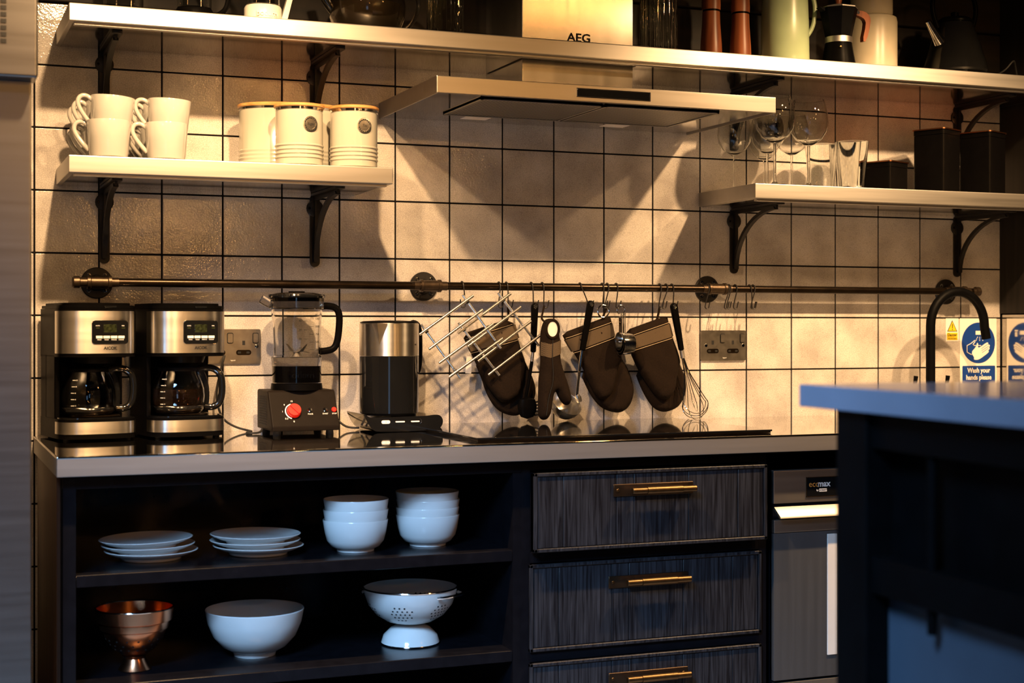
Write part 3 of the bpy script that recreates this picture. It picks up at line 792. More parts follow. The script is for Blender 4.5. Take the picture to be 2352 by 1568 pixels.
def coffee_maker(label, loc, rot):
    t = thing('coffee_maker', label, 'coffee machine', loc, rot, 'filter coffee machines')
    HW = 0.089
    MB().prism(plan_outline(HW, 0.105, -0.100), 0.004, 0.048, 'Z').build('base', 'black', t)
    front_strip(HW + 0.0012, -0.1014, 0.015, 0.042, 0.002, t, 'base_band', 'maker_steel', 0)
    MB().prism(plan_outline(HW - 0.004, 0.06, -0.095), 0.048, 0.051, 'Z').build('hotplate_rim', 'gloss_black', t)
    MB().lathe([(0, 0), (0.058, 0), (0.060, 0.002), (0.056, 0.0045), (0, 0.004)], 36, (0, -0.030, 0.051)).build('hotplate', 'pipe', t)
    MB().box(-HW, HW, 0.045, 0.105, 0.045, 0.195, 0.004).build('tower', 'black', t)
    MB().box(-HW, -HW + 0.012, -0.03, 0.06, 0.045, 0.195, 0.005).build('side_cheek', 'black', t)
    MB().prism(plan_outline(HW, 0.105, -0.100), 0.187, 0.296, 'Z').build('brew_head', 'black', t)
    front_strip(HW + 0.0014, -0.1016, 0.195, 0.290, 0.002, t, 'steel_front', 'maker_steel', 0)
    MB().prism(plan_outline(HW - 0.002, 0.103, -0.098), 0.2965, 0.303, 'Z').prism(plan_outline(HW - 0.010, 0.098, -0.088), 0.303, 0.3085, 'Z').build('lid', 'black', t)
    MB().box(0.006, 0.034, -0.101, -0.088, 0.297, 0.3015, 0.001, 1).build('lid_tab', 'gloss_black', t)
    MB().lathe([(0.052, 0.187), (0.046, 0.172), (0.0, 0.172)], 32, (0, -0.030, 0)).build('filter_basket', 'black', t)
    yp = -0.1035
    cp = MB().prism(rrect(-0.022, 0.058, 0.217, 0.268, 0.006), yp, -0.098, 'Y').build('control_panel', 'gloss_black', t)
    m = MB(); o1 = rrect(-0.0228, 0.0588, 0.2162, 0.2688, 0.0066); m.tube([(x, yp + 0.001, z) for x, z in o1], 0.0007, 6, True)
    m.build('panel_trim', 'chrome', cp)
    MB().box(0.003, 0.033, yp - 0.0006, yp + 0.001, 0.242, 0.260, 0.0005, 1).build('display', 'lcd', cp)
    for k in range(4):
        x = -0.0145 + 0.0168 * k
        MB().box(x, x + 0.0150, yp - 0.0012, yp + 0.001, 0.2285, 0.2345, 0.0005, 1).build('button', 'white_plastic', cp)
        text('lettering', ('PROG', 'HOUR', 'MINUTE', 'ON/OFF')[k], 0.0034, 'white', cp, (x + 0.0075, yp - 0.0003, 0.2255))
    text('lettering', 'AUTO', 0.0034, 'white', cp, (-0.0105, yp - 0.0003, 0.2570))
    text('lettering', 'MIN', 0.0034, 'white', cp, (0.0475, yp - 0.0003, 0.2570))
    MB().box(-0.0145, -0.0065, yp - 0.0004, yp + 0.001, 0.2505, 0.2535).box(0.044, 0.052, yp - 0.0004, yp + 0.001, 0.2505, 0.2535).build('indicator', 'lcd', cp, False)
    text('lettering', 'AICOK', 0.0098, 'slot', t, (0.019, -0.1022, 0.2065), bold=0.0002)
    for x in (-0.07, 0.07):
        for y in (-0.06, 0.08): MB().lathe([(0, 0), (0.008, 0), (0.008, 0.005), (0, 0.005)], 12, (x, y, 0.0)).build('foot', 'rubber', t)
    return t

def carafe(label, loc, rot, fill):
    c = thing('coffee_carafe', label, 'carafe', loc, rot, 'glass coffee carafes')
    outer = [(0.0, 0.0), (0.050, 0.0), (0.0565, 0.006), (0.0615, 0.022), (0.0635, 0.040), (0.0620, 0.060), (0.0560, 0.080), (0.0480, 0.095), (0.0455, 0.103)]
    inner = [(r - 0.0020, z + (0.002 if z < 0.01 else 0.0)) for r, z in outer[::-1] if r > 0.001] + [(0, 0.0025)]
    MB().lathe(outer + inner, 44, caps=False).build('glass_body', 'glass', c)
    if fill:
        pr = [(0, 0.003)] + [(r - 0.0026, max(z, 0.003)) for r, z in outer[1:] if z < fill] + [(0.0600, fill), (0, fill)]
        MB().lathe(pr, 40).build('coffee', 'coffee', c)
    MB().lathe([(0.0592, 0.0095), (0.0600, 0.010), (0.0635, 0.019), (0.0629, 0.0195), (0.0585, 0.010)], 44, caps=False).build('steel_band', 'chrome', c)
    MB().lathe([(0, 0.100), (0.046, 0.100), (0.0478, 0.104), (0.047, 0.108), (0.030, 0.112), (0, 0.112)], 36).build('lid', 'black', c)
    hp = [(0.046, 0, 0.104), (0.062, 0, 0.108), (0.084, 0, 0.106), (0.099, 0, 0.092), (0.103, 0, 0.070), (0.102, 0, 0.040), (0.095, 0, 0.020), (0.080, 0, 0.013), (0.062, 0, 0.015)]
    h = MB(); h.tube(smooth_loop(hp, 2, False), 0.0085, 10)
    h.tube(smooth_loop([(0.050, 0, 0.102), (0.060, 0, 0.090), (0.0665, 0, 0.060), (0.067, 0, 0.035), (0.064, 0, 0.014)], 2, False), 0.0060, 8)
    h.build('handle', 'gloss_black', c)
    for k in range(5):
        z = 0.024 + 0.0145 * k; a = R(-128); r = 0.0640 if k < 3 else (0.0610 if k == 3 else 0.0570)
        MB().box(-0.0055, 0.0025, -0.0006, 0.0004, -0.0005, 0.0005, T=Matrix.Translation((r * math.cos(a), r * math.sin(a), z)) @ Matrix.Rotation(a + PI / 2, 4, 'Z')).build('level_mark', 'white', c, False)
        text('lettering', ('4', '6', '8', '10', '12')[k], 0.0038, 'white', c, (r * math.cos(a + 0.085), r * math.sin(a + 0.085) - 0.0004, z), (PI / 2, 0, a + PI / 2))
    return c

ra = R(9)
for (x, y), l1, l2, fl in (((0.116, -0.128), 'leftmost black and steel filter coffee machine by the fridge', 'empty glass carafe in the leftmost coffee machine', 0.0),
                           ((0.322, -0.128), 'black and steel filter coffee machine beside the blender', 'glass carafe half full of coffee beside the blender', 0.058)):
    coffee_maker(l1, (x, y, ZC), ra).scale = (1.0, 1.0, 1.02)
    q = Matrix.Rotation(ra, 3, 'Z') @ Vector((0.0, -0.030, 0))
    carafe(l2, (x + q.x - 0.012, y + q.y, ZC + 0.0555), ra - R(8) if not fl else ra - R(14), fl)

# ================================================================== BLENDER
bl = thing('blender', 'jug blender with red dial standing between coffee machine and kettle', 'blender', (0.608, -0.125, ZC))
HB = 0.083
prof = [(-0.098, 0.010), (-0.100, 0.020), (-0.050, 0.104), (-0.046, 0.106), (0.066, 0.106), (0.070, 0.100), (0.070, 0.010)]
b_ = MB(); b_.prism(prof, -HB, HB, 'X'); o = b_.build('motor_base', 'charcoal', bl, False)
md = o.modifiers.new('bevel', 'BEVEL'); md.width = 0.006; md.segments = 3; md.limit_method = 'ANGLE'
for k in range(12):
    MB().box(-HB - 0.0012, -HB + 0.001, -0.035, 0.045, 0.022 + 0.006 * k, 0.0245 + 0.006 * k).build('vent_fin', 'slot', bl, False)
MB().lathe([(0, 0.1055), (0.064, 0.1055), (0.062, 0.121), (0, 0.121)], 40).build('jug_collar', 'black', bl)
ang = math.atan2(0.050, 0.084)
face = Matrix.Translation((0, -0.1004, 0.020)) @ Matrix.Rotation(-ang, 4, 'X')      # local x, z on the sloping front
def on(x, z, y=0.0): return face @ Vector((x, y, z))
FR = (PI / 2 - ang, 0, 0)
def disc(r, h, x, z, prof=None):
    return face @ Matrix.Translation((x, 0.0, z)) @ Matrix.Rotation(R(90), 4, 'X')
dl = MB().lathe([(0, 0), (0.0172, 0), (0.0165, 0.010), (0.0155, 0.012), (0, 0.012)], 32, T=disc(0, 0, -0.026, 0.042)).box(-0.0022, 0.0022, -0.0145, 0.0145, 0.0115, 0.0150, 0.0008, 1, T=disc(0, 0, -0.026, 0.042) @ Matrix.Rotation(R(40), 4, 'Z')).build('speed_dial', 'red', bl)
arcp = arc(-0.026, 0.042, 0.0215, 105, 250, 20)
inn = arc(-0.026, 0.042, 0.0190, 250, 105, 20)
taper = []
MB().prism([(x, z) for x, z in arcp + inn], -0.0008, 0.0008, 'Y', T=face).build('dial_scale', 'white', bl)
for s_, a in (('15', 95), ('9', 140), ('1', 180), ('0.3', 225), ('0', 265)):
    p = on(-0.026 + 0.0275 * math.cos(R(a)), 0.042 + 0.0275 * math.sin(R(a)), -0.0006)
    text('lettering', s_, 0.0062, 'white', bl, p, FR)
for s_, x in (('PULSE', 0.014), ('START', 0.051), ('STOP', 0.0735)):
    text('lettering', s_, 0.0048, 'white', bl, on(x, 0.034, -0.0006), FR)
    if s_ == 'STOP': MB().lathe([(0, 0), (0.0062, 0), (0.0062, 0.003), (0.005, 0.0045), (0, 0.0045)], 20, T=disc(0, 0, x, 0.0445)).build('stop_button', 'red', bl)
    else: MB().lathe([(0, 0), (0.0058, 0), (0.0058, 0.002), (0.0045, 0.0035), (0, 0.003)], 16, T=disc(0, 0, x, 0.0445)).build('push_button', 'chrome', bl)
for x in (-0.065, 0.065):
    for y in (-0.07, 0.05): MB().lathe([(0, 0), (0.010, 0), (0.009, 0.011), (0, 0.011)], 14, (x, y, 0.0)).build('foot', 'rubber', bl)
# jug: clear walls with flutes, black drive socket in its foot, blades, lid and handle
def fl_ring(r, seg, depth):
    return [r * (1 - depth * (1 if math.cos(4 * (2 * PI * k / seg) + PI / 4) > 0.62 else 0)) for k in range(seg)]
jp = [(0.0600, 0.122), (0.0605, 0.165), (0.0620, 0.185), (0.0575, 0.190), (0.0590, 0.215), (0.0610, 0.260), (0.0640, 0.310), (0.0650, 0.330)]
SG = 48; vs = []; fs = []
def ring(r, z, dep):
    i0 = len(vs)
    for k, rr in enumerate(fl_ring(r, SG, dep)):
        a = 2 * PI * k / SG; vs.append((rr * math.cos(a), rr * math.sin(a), z))
    return i0
seq = [(r, z, 0.05 if 0.19 < z < 0.3 else 0.0) for r, z in jp] + [(r - 0.003, z, 0.05 if 0.19 < z < 0.3 else 0.0) for r, z in jp[::-1] if z > 0.18]
idx = [ring(*q) for q in seq]
for a, b in zip(idx, idx[1:]):
    for k in range(SG): fs.append([a + k, a + (k + 1) % SG, b + (k + 1) % SG, b + k])
fs.append([idx[0] + k for k in range(SG)][::-1]); fs.append([idx[-1] + k for k in range(SG)])
jug = MB().add(vs, fs).build('jug', 'jar_plastic', bl)
MB().lathe([(0, 0.1235), (0.0560, 0.1235), (0.0560, 0.1640), (0, 0.1640)], 36).build('drive_housing', 'black', bl)
text('lettering', 'bodum', 0.024, 'jar_plastic', jug, (-0.004, -0.0612, 0.142), ext=0.0008)
m = MB(); m.lathe([(0, 0.186), (0.016, 0.186), (0.010, 0.194), (0.006, 0.200), (0, 0.201)], 20)
m.build('blade_hub', 'steel', bl)
for k in range(4):
    a = R(25 + 90 * k); d = Vector((math.cos(a), math.sin(a), 0)); n = Vector((-d.y, d.x, 0))
    zz = 0.018 if k % 2 else -0.004
    m = MB(); p0 = Vector((0, 0, 0.197)); p1 = d * 0.018 + Vector((0, 0, 0.199)); p2 = d * 0.040 + Vector((0, 0, 0.199 + zz))
    vv = []
    for p, w in ((p0, .006), (p1, .006), (p2, .0015)):
        for t_ in (0, .0012): vv += [p + n * w + Vector((0, 0, t_)), p - n * w + Vector((0, 0, t_))]
    ff = []
    for i in (0, 4): ff += [[i, i + 1, i + 5, i + 4], [i + 2, i + 6, i + 7, i + 3], [i, i + 4, i + 6, i + 2], [i + 1, i + 3, i + 7, i + 5]]
    ff += [[0, 2, 3, 1], [8, 9, 11, 10]]
    m.add(vv, ff).build('blade', 'steel', bl)
MB().lathe([(0, 0.322), (0.0605, 0.322), (0.0605, 0.330), (0.0690, 0.331), (0.0705, 0.335), (0.0690, 0.339), (0.050, 0.343), (0, 0.343)], 44).build('lid', 'gloss_black', bl)
MB().lathe([(0.0655, 0.304), (0.0672, 0.306), (0.0672, 0.330), (0.0655, 0.330)], 44, caps=False).build('lid_skirt', 'smoke', bl)
MB().lathe([(0, 0.343), (0.020, 0.343), (0.020, 0.347), (0, 0.347)], 24).build('lid_cap', 'black', bl)
sp = [(-0.055, 0, 0.312), (-0.070, 0, 0.318), (-0.088, 0, 0.328)]
MB().tube(smooth_loop(sp, 2, False), [0.016, 0.015, 0.0135, 0.012, 0.011, 0.0105, 0.010, 0.0095][:len(smooth_loop(sp, 2, False))] if len(smooth_loop(sp, 2, False)) <= 8 else 0.011, 14).build('spout', 'jar_plastic', bl)
hp = [(0.062, 0, 0.311), (0.080, 0, 0.312), (0.100, 0, 0.308), (0.109, 0, 0.290), (0.107, 0, 0.250), (0.102, 0, 0.218), (0.092, 0, 0.204), (0.074, 0, 0.200), (0.060, 0, 0.199)]
MB().tube(smooth_loop(hp, 2, False), 0.0088, 10).build('handle', 'black', bl)
for k, s_ in enumerate(('250', '500', '750', '1000', '1250')):
    z = 0.204 + 0.0188 * k
    text('lettering', s_, 0.0072, 'slot', bl, (0.039, -0.050 - 0.0004 * k, z), (PI / 2, 0, R(28)))
    MB().box(0.018, 0.028, -0.0585 - 0.0004 * k, -0.0580 - 0.0004 * k, z - 0.0004, z + 0.0004).build('level_mark', 'slot', bl, False)
for k, s_ in enumerate(('10', '20', '30', '40')):
    z = 0.208 + 0.022 * k
    text('lettering', s_, 0.0072, 'slot', bl, (-0.006, -0.0605 - 0.0005 * k, z))
    MB().box(0.003, 0.012, -0.0610 - 0.0005 * k, -0.0605 - 0.0005 * k, z - 0.0004, z + 0.0004).build('level_mark', 'slot', bl, False)
text('lettering', 'oz', 0.0065, 'slot', bl, (-0.006, -0.0628, 0.287)); text('lettering', 'ml', 0.0065, 'slot', bl, (0.036, -0.053, 0.290), (PI / 2, 0, R(28)))
text('lettering', 'max', 0.0055, 'slot', bl, (0.024, -0.0595, 0.283))

# ================================================================== KETTLE AND ITS BASE
KX, KY = 0.845, -0.125
kb = thing('kettle_base', 'black power base with touch buttons under the electric kettle', 'kettle base', (KX + 0.008, KY, ZC))
out = rrect(-0.103, 0.103, -0.090, 0.090, 0.045, 8)
prof2 = [(-0.097, 0.045), (-0.093, 0.046), (-0.084, 0.038), (-0.070, 0.037), (0.060, 0.038), (0.092, 0.042), (0.104, 0.037), (0.109, 0.024), (0.104, 0.010), (0.090, 0.002), (-0.058, 0.001), (-0.074, 0.006), (-0.086, 0.022)]
o = MB().prism(smooth_loop(prof2, 2), -0.080, 0.080, 'Y').build('body', 'gloss_black', kb)
for x0, x1, nm in ((-0.052, -0.030, 'power_button'), (-0.016, 0.008, 'temperature_button'), (0.024, 0.046, 'keep_warm_button')):
    w = 0.0085 if nm == 'power_button' else 0.0032
    MB().prism(rrect(x0, x1, 0.0255 - w / 2, 0.0255 + w / 2, w / 2 - 0.0001), -0.0818, -0.0795, 'Y').build(nm, 'white_plastic', kb)
MB().tube([(x, -0.0805, z) for x, z in arc(0.046, 0.0255, 0.0062, -80, 80, 10)], 0.0006, 6).build('button_trim', 'chrome', kb)
text('lettering', 'i', 0.006, 'slot', kb, (-0.041, -0.0820, 0.0255))

kt = thing('electric_kettle', 'black and steel electric kettle standing beside the hob', 'kettle', (KX, KY, ZC + 0.0392))
RK = 0.0745
MB().lathe([(0, 0.0), (RK - 0.006, 0.0), (RK, 0.006), (RK, 0.147), (0, 0.147)], 56).build('lower_body', 'gloss_black', kt)
MB().lathe([(0, 0.148), (RK + 0.0003, 0.148), (RK + 0.0003, 0.228), (RK - 0.002, 0.230), (0, 0.230)], 56).build('steel_collar', 'maker_steel', kt)
MB().lathe([(0, 0.2303), (RK - 0.002, 0.2303), (RK - 0.001, 0.2325), (RK - 0.010, 0.235), (0.03, 0.2365), (0, 0.2365)], 48).build('lid', 'black', kt)
# spout fold pressed into the collar
aS = R(-125)
v = [(-0.021, -0.0005, 0.229), (0.021, -0.0005, 0.229), (0, -0.018, 0.2295), (0.0, -0.0005, 0.176)]
MB().add(v, [[0, 2, 1], [0, 3, 2], [1, 2, 3], [0, 1, 3]], Matrix.Translation((RK * math.cos(aS), RK * math.sin(aS), 0)) @ Matrix.Rotation(aS + PI / 2, 4, 'Z')).build('spout', 'maker_steel', kt, True, 20)
aH = R(25)
hp = [(RK - 0.004, 0, 0.225), (RK + 0.012, 0, 0.232), (RK + 0.028, 0, 0.220), (RK + 0.030, 0, 0.170), (RK + 0.028, 0, 0.115), (RK + 0.014, 0, 0.098), (RK - 0.004, 0, 0.100)]
MB().tube(smooth_loop(hp, 2, False), 0.0085, 10, T=Matrix.Rotation(aH, 4, 'Z')).build('handle', 'black', kt)
text('lettering', '100', 0.006, 'pipe', kt, (0.052, -0.0545, 0.176), (PI / 2, 0, R(44)))

# ================================================================== CABLES
def cable(label, pts, r=0.0028):
    o = MB().tube(smooth_loop(pts, 3, False), r, 8).build('power_cable', 'rubber')
    tag(o, label, 'cable', 'black power cables')
cable('black cable looping from the socket to the blender base', [(0.452, -0.012, 1.09), (0.440, -0.03, 1.06), (0.425, -0.035, 0.99), (0.440, -0.035, 0.935), (0.468, -0.05, 0.915), (0.500, -0.06, 0.9055), (0.505, -0.10, 0.9055), (0.480, -0.13, 0.9055), (0.486, -0.165, 0.9055), (0.512, -0.15, 0.9055), (0.5235, -0.12, 0.912)])
cable('black cable running from the blender across to the kettle base', [(0.681, -0.06, 0.960), (0.700, -0.06, 0.958), (0.718, -0.07, 0.935), (0.738, -0.09, 0.912), (0.757, -0.10, 0.908), (0.774, -0.10, 0.908)])

# ================================================================== TAP
tp = thing('kitchen_tap', 'matte black swan-neck tap at the right end of the worktop', 'tap', (2.475, -0.15, ZC))
pts = [(0, 0, 0.0)] + [(0, 0, 0.06 * k) for k in range(1, 5)] + [(0.096 - 0.096 * math.cos(R(a)), 0, 0.262 + 0.096 * math.sin(R(a)) * 1.05) for a in range(0, 181, 10)] + [(0.196, 0, 0.240), (0.199, 0, 0.225)]
MB().tube(pts, 0.0135, 16).build('swan_neck', 'matte_black', tp)
MB().lathe([(0, 0), (0.027, 0), (0.027, 0.006), (0.020, 0.012), (0.017, 0.05), (0, 0.05)], 28).build('base_collar', 'matte_black', tp)
MB().box(-0.060, 0.060, -0.011, 0.011, 0.030, 0.052, 0.004).build('cross_body', 'matte_black', tp)
for x in (-0.056, 0.056): MB().tube([(x, 0, 0.045), (x, 0, 0.085), (x + 0.003, -0.003, 0.118)], [0.006, 0.005, 0.0065], 10).build('lever', 'matte_black', tp)

# ================================================================== MUGS
def mug_src(label):
    t = thing('mug', label, 'mug', (0, 0, 0), 0, 'cream white mugs stacked on the left shelf')
    outer = [(0, 0.0), (0.036, 0.0), (0.0415, 0.003), (0.0435, 0.012), (0.0460, 0.045), (0.0490, 0.083), (0.0483, 0.0845)]
    inner = [(0.0470, 0.083), (0.0440, 0.045), (0.0412, 0.012), (0.038, 0.006), (0, 0.005)]
    MB().lathe(outer + inner, 40).build('cup', 'mugware', t)
    hp = [(-0.0455, 0, 0.074), (-0.058, 0, 0.083), (-0.072, 0, 0.080), (-0.077, 0, 0.066), (-0.070, 0, 0.050), (-0.057, 0, 0.033), (-0.0430, 0, 0.018)]
    MB().tube(smooth_loop(hp, 2, False), 0.0052, 10, T=Matrix.Scale(1.0, 4)).build('handle', 'mugware', t)
    return t
ms = None
SZ = 1.541
depth = ((-0.268, 'front'), (-0.170, 'middle'), (-0.072, 'rear'))
for cx, cn in ((0.142, 'left pair of stacks, nearest the fridge'), (0.270, 'right pair of stacks, nearest the canisters')):
    for yi, (y, dn) in enumerate(depth):
        for lv, ln in ((0, 'lower'), (1, 'upper')):
            dx = 0.012 * yi
            lab = '%s white mug of the %s stack, %s' % (ln, dn, 'nearer the fridge' if cx < 0.2 else 'nearer the canisters')
            rot = [0, 0, R(random.uniform(-12, 12) + (8 if yi else 0))]
            loc = [cx + dx * 0.2, y, SZ + 0.0003]
            if lv:
                loc = [cx + 0.004, y + 0.002, SZ + 0.0530]; rot[0] = R(1.0); rot[1] = R(3.5 if cx < 0.2 else 2.5)
                loc[2] += 0.0015
            if ms is None:
                ms = mug_src(lab); ms.location = loc; ms.rotation_euler = rot
            else: dup(ms, loc, rot, lab)

# ================================================================== CANISTERS
def canister(name, label, x, y, r, h, sx=1.0, sy=1.0, badge=None):
    t = thing(name, label, 'canister', (x, y, SZ + 0.0003), 0, 'cream enamel canisters with bamboo lids')
    pr = [(0, 0), (r - 0.003, 0), (r, 0.003), (r, 0.012)]
    z = 0.016
    for k in range(4):
        pr += [(r, z), (r + 0.0018, z + 0.0022), (r + 0.0018, z + 0.0045), (r, z + 0.0065)]; z += 0.0095
    pr += [(r, h - 0.012), (r - 0.001, h), (0, h)]
    MB().lathe(pr, 64, sx=sx, sy=sy).build('body', 'enamel', t)
    MB().lathe([(r - 0.002, h - 0.006), (r + 0.0008, h - 0.005), (r + 0.0008, h + 0.001), (0, h + 0.001)], 64, sx=sx, sy=sy, caps=False).build('chrome_rim', 'chrome', t)
    MB().lathe([(0, h + 0.001), (r + 0.002, h + 0.001), (r + 0.004, h + 0.003), (r + 0.004, h + 0.0075), (r + 0.001, h + 0.0095), (0, h + 0.0095)], 64, sx=sx, sy=sy).build('bamboo_lid', 'bamboo', t)
    if badge:
        a = R(-90 + badge[1]); T = Matrix.Translation((r * math.cos(a), r * math.sin(a), h - 0.040)) @ Matrix.Rotation(a + PI / 2, 4, 'Z') @ Matrix.Rotation(R(90), 4, 'X')
        b = MB().lathe([(0, 0.0), (0.0185, -0.001), (0.0185, 0.0014), (0.0165, 0.0020), (0.0125, 0.0016), (0.012, 0.0022), (0, 0.0026)], 36, T=T).build('badge', 'satin', t)
        c = T @ Vector((0, 0, 0.0030))
        text('lettering', badge[0], 0.0085, 'slot', b, c, (PI / 2, 0, a + PI / 2), shear=0.3)
        for k in range(18):
            th = R(20 * k)
            p = T @ Vector((0.0146 * math.cos(th), 0.0146 * math.sin(th), 0.0021))
            if k % 9 != 0: MB().box(-0.0012, 0.0012, -0.0005, 0.0005, -0.0014, 0.0014, T=Matrix.Translation(p) @ Matrix.Rotation(a + PI / 2, 4, 'Z') @ Matrix.Rotation(-th, 4, 'Y')).build('relief_letter', 'slot', b, False)
    return t
canister('storage_canister', 'cream sugar canister left of the tea canister with bamboo lid', 0.583, -0.255, 0.0560, 0.136, badge=('Sugar', 14))
canister('storage_canister', 'cream tea canister at the right end of the mug shelf', 0.717, -0.255, 0.0565, 0.138, badge=('Tea', 10))
canister('bread_bin', 'wide cream bread bin with bamboo lid behind the small canisters', 0.601, -0.112, 0.132, 0.153, 1.0, 0.62)

# ================================================================== GLASSES ON THE RIGHT SHELF
def wine_src(label):
    t = thing('wine_glass', label, 'wine glass', (0, 0, 0), 0, 'balloon wine glasses on the right shelf')
    bo = [(0.0042, 0.112), (0.016, 0.117), (0.036, 0.130), (0.050, 0.152), (0.0545, 0.176), (0.052, 0.203), (0.046, 0.225), (0.042, 0.239)]
    bi = [(r - 0.0010, z + 0.0012) for r, z in bo[::-1]]
    bi[0] = (0.0411, 0.2392)
    bi[-1] = (0, 0.1165)
    MB().lathe([(0, 0.0), (0.036, 0.0), (0.036, 0.0012), (0.012, 0.0040), (0.0055, 0.010), (0.0038, 0.025), (0.0036, 0.080), (0.0040, 0.104)] + bo + bi, 44, caps=False).build('glass', 'glass', t)
    return t
ws = None
for x, y, s_, lab in ((1.880, -0.268, 1.0, 'balloon wine glass at the front beside the hood corner'), (1.986, -0.268, 0.98, 'front balloon wine glass next to the tumblers'),
                      (1.862, -0.085, 0.88, 'leftmost balloon wine glass at the back of the shelf'), (1.919, -0.166, 0.86, 'balloon wine glass directly behind the one at the hood corner'),
                      (1.973, -0.060, 0.82, 'small balloon wine glass at the rear near the wall'), (2.010, -0.145, 0.88, 'balloon wine glass behind the front one next to the tumblers')):
    if ws is None:
        ws = wine_src(lab); ws.location = (x, y, SZ + 0.0003)
    else:
        g = dup(ws, (x, y, SZ + 0.0003), None, lab); g.scale = (s_, s_, s_)
def tumbler_src(label):
    t = thing('tumbler', label, 'tumbler', (0, 0, 0), 0, 'clear straight tumblers')
    MB().lathe([(0, 0), (0.033, 0), (0.0345, 0.004), (0.046, 0.132), (0.0454, 0.1325), (0.0448, 0.131), (0.0333, 0.008), (0, 0.007)], 44).build('glass', 'glass', t)
    return t
ts = None
for x, y, lab in ((2.147, -0.235, 'tall clear tumbler at the front of the right shelf'), (2.104, -0.150, 'clear tumbler behind the front wine glass stem'), (2.200, -0.125, 'clear tumbler behind the front tumbler')):
    if ts is None:
        ts = tumbler_src(lab); ts.location = (x, y, SZ + 0.0003)
    else: dup(ts, (x, y, SZ + 0.0003), None, lab)

# ================================================================== BLACK TINS
def tin(label, x, y, w, h, rz):
    t = thing('storage_tin', label, 'tin', (x, y, SZ + 0.0003), rz, 'black square tins')
    a = w / 2
    MB().prism(rrect(-a, a, -a, a, 0.008, 5), 0, h - 0.018, 'Z').build('body', 'tin_black', t)
    MB().prism(rrect(-a - 0.001, a + 0.001, -a - 0.001, a + 0.001, 0.009, 5), h - 0.017, h - 0.0035, 'Z').build('lid', 'tin_black', t)
    MB().prism(rrect(-a - 0.004, a + 0.004, -a - 0.004, a + 0.004, 0.011, 5), h - 0.0035, h, 'Z').build('lid_edge', 'copper', t)
tin('low square black tin beside the tumblers', 2.300, -0.170, 0.098, 0.088, R(24))
tin('tall square black tin in the middle of three', 2.478, -0.175, 0.098, 0.188, R(24))
tin('tall square black tin nearest the dark side wall', 2.632, -0.185, 0.098, 0.186, R(24))

# ================================================================== THINGS ON THE LONG UPPER SHELF
UZ = 1.8763
def glass_jar(name, label, x, y, r, h, m, ribs=0):
    t = thing(name, label, 'jar', (x, y, UZ))
    seg = 96 if ribs else 40
    o = [(r, 0.002), (r, h)]
    vs = []; fs = []
    def rg(rad, z):
        i = len(vs)
        for k in range(seg):
            a = 2 * PI * k / seg
            q = rad + (0.0012 * math.cos(ribs * a) if ribs else 0)
            vs.append((q * math.cos(a), q * math.sin(a), z))
        return i
    ids = [rg(r - 0.004, 0.0), rg(r, 0.004), rg(r, h), rg(r - 0.003, h), rg(r - 0.0035, 0.010)]
    for a, b in zip(ids, ids[1:]):
        for k in range(seg): fs.append([a + k, a + (k + 1) % seg, b + (k + 1) % seg, b + k])
    fs.append([ids[0] + k for k in range(seg)][::-1]); fs.append([ids[-1] + k for k in range(seg)])
    MB().add(vs, fs).build('glass', m, t)
    return t
glass_jar('glass_jug', 'plain glass jug at the left end of the long upper shelf', 0.183, -0.20, 0.045, 0.18, 'glass')
glass_jar('ribbed_vase', 'ribbed glass cylinder standing left of the hood chimney', 0.969, -0.20, 0.046, 0.24, 'ribbed', 24)
glass_jar('ribbed_vase', 'ribbed glass cylinder standing right of the hood chimney', 1.566, -0.20, 0.049, 0.24, 'ribbed', 24)

fp = thing('french_press', 'glass coffee press with black base on the upper shelf', 'coffee press', (0.345, -0.20, UZ))
MB().lathe([(0, 0), (0.043, 0), (0.0435, 0.003), (0.0435, 0.026), (0.041, 0.030), (0, 0.030)], 36).build('base', 'black', fp)
MB().lathe([(0.040, 0.031), (0.040, 0.17), (0.0385, 0.17), (0.0385, 0.033), (0, 0.033), (0, 0.031)], 36, caps=False).build('beaker', 'glass', fp)
MB().lathe([(0, 0.17), (0.044, 0.17), (0.042, 0.182), (0, 0.186)], 32).build('lid', 'black', fp)
MB().tube(smooth_loop([(0.042, 0, 0.02), (0.058, 0, 0.022), (0.078, 0, 0.040), (0.082, 0, 0.085), (0.075, 0, 0.13), (0.050, 0, 0.155), (0.040, 0, 0.158)], 2, False), 0.006, 8).build('handle', 'black', fp)

wp = thing('french_press', 'glass coffee press with off-white base and slanted handle', 'coffee press', (0.508, -0.20, UZ))
b_ = MB().lathe([(0, 0), (0.043, 0), (0.0445, 0.003), (0.0445, 0.044), (0.042, 0.049), (0, 0.049)], 40).build('base', 'white_plastic', wp)
text('lettering', 'bodum', 0.018, 'white_plastic', b_, (0, -0.0447, 0.026), ext=0.0012)
MB().lathe([(0.041, 0.050), (0.041, 0.19), (0.0395, 0.19), (0.0395, 0.052), (0, 0.052), (0, 0.050)], 36, caps=False).build('beaker', 'glass', wp)
MB().lathe([(0, 0.19), (0.045, 0.19), (0.043, 0.205), (0, 0.208)], 32).build('lid', 'white_plastic', wp)
MB().prism([(0.037, 0.0), (0.052, 0.0), (0.076, 0.095), (0.066, 0.150), (0.040, 0.175), (0.040, 0.160), (0.056, 0.140), (0.064, 0.095)], -0.009, 0.009, 'Y').build('handle', 'white_plastic', wp)

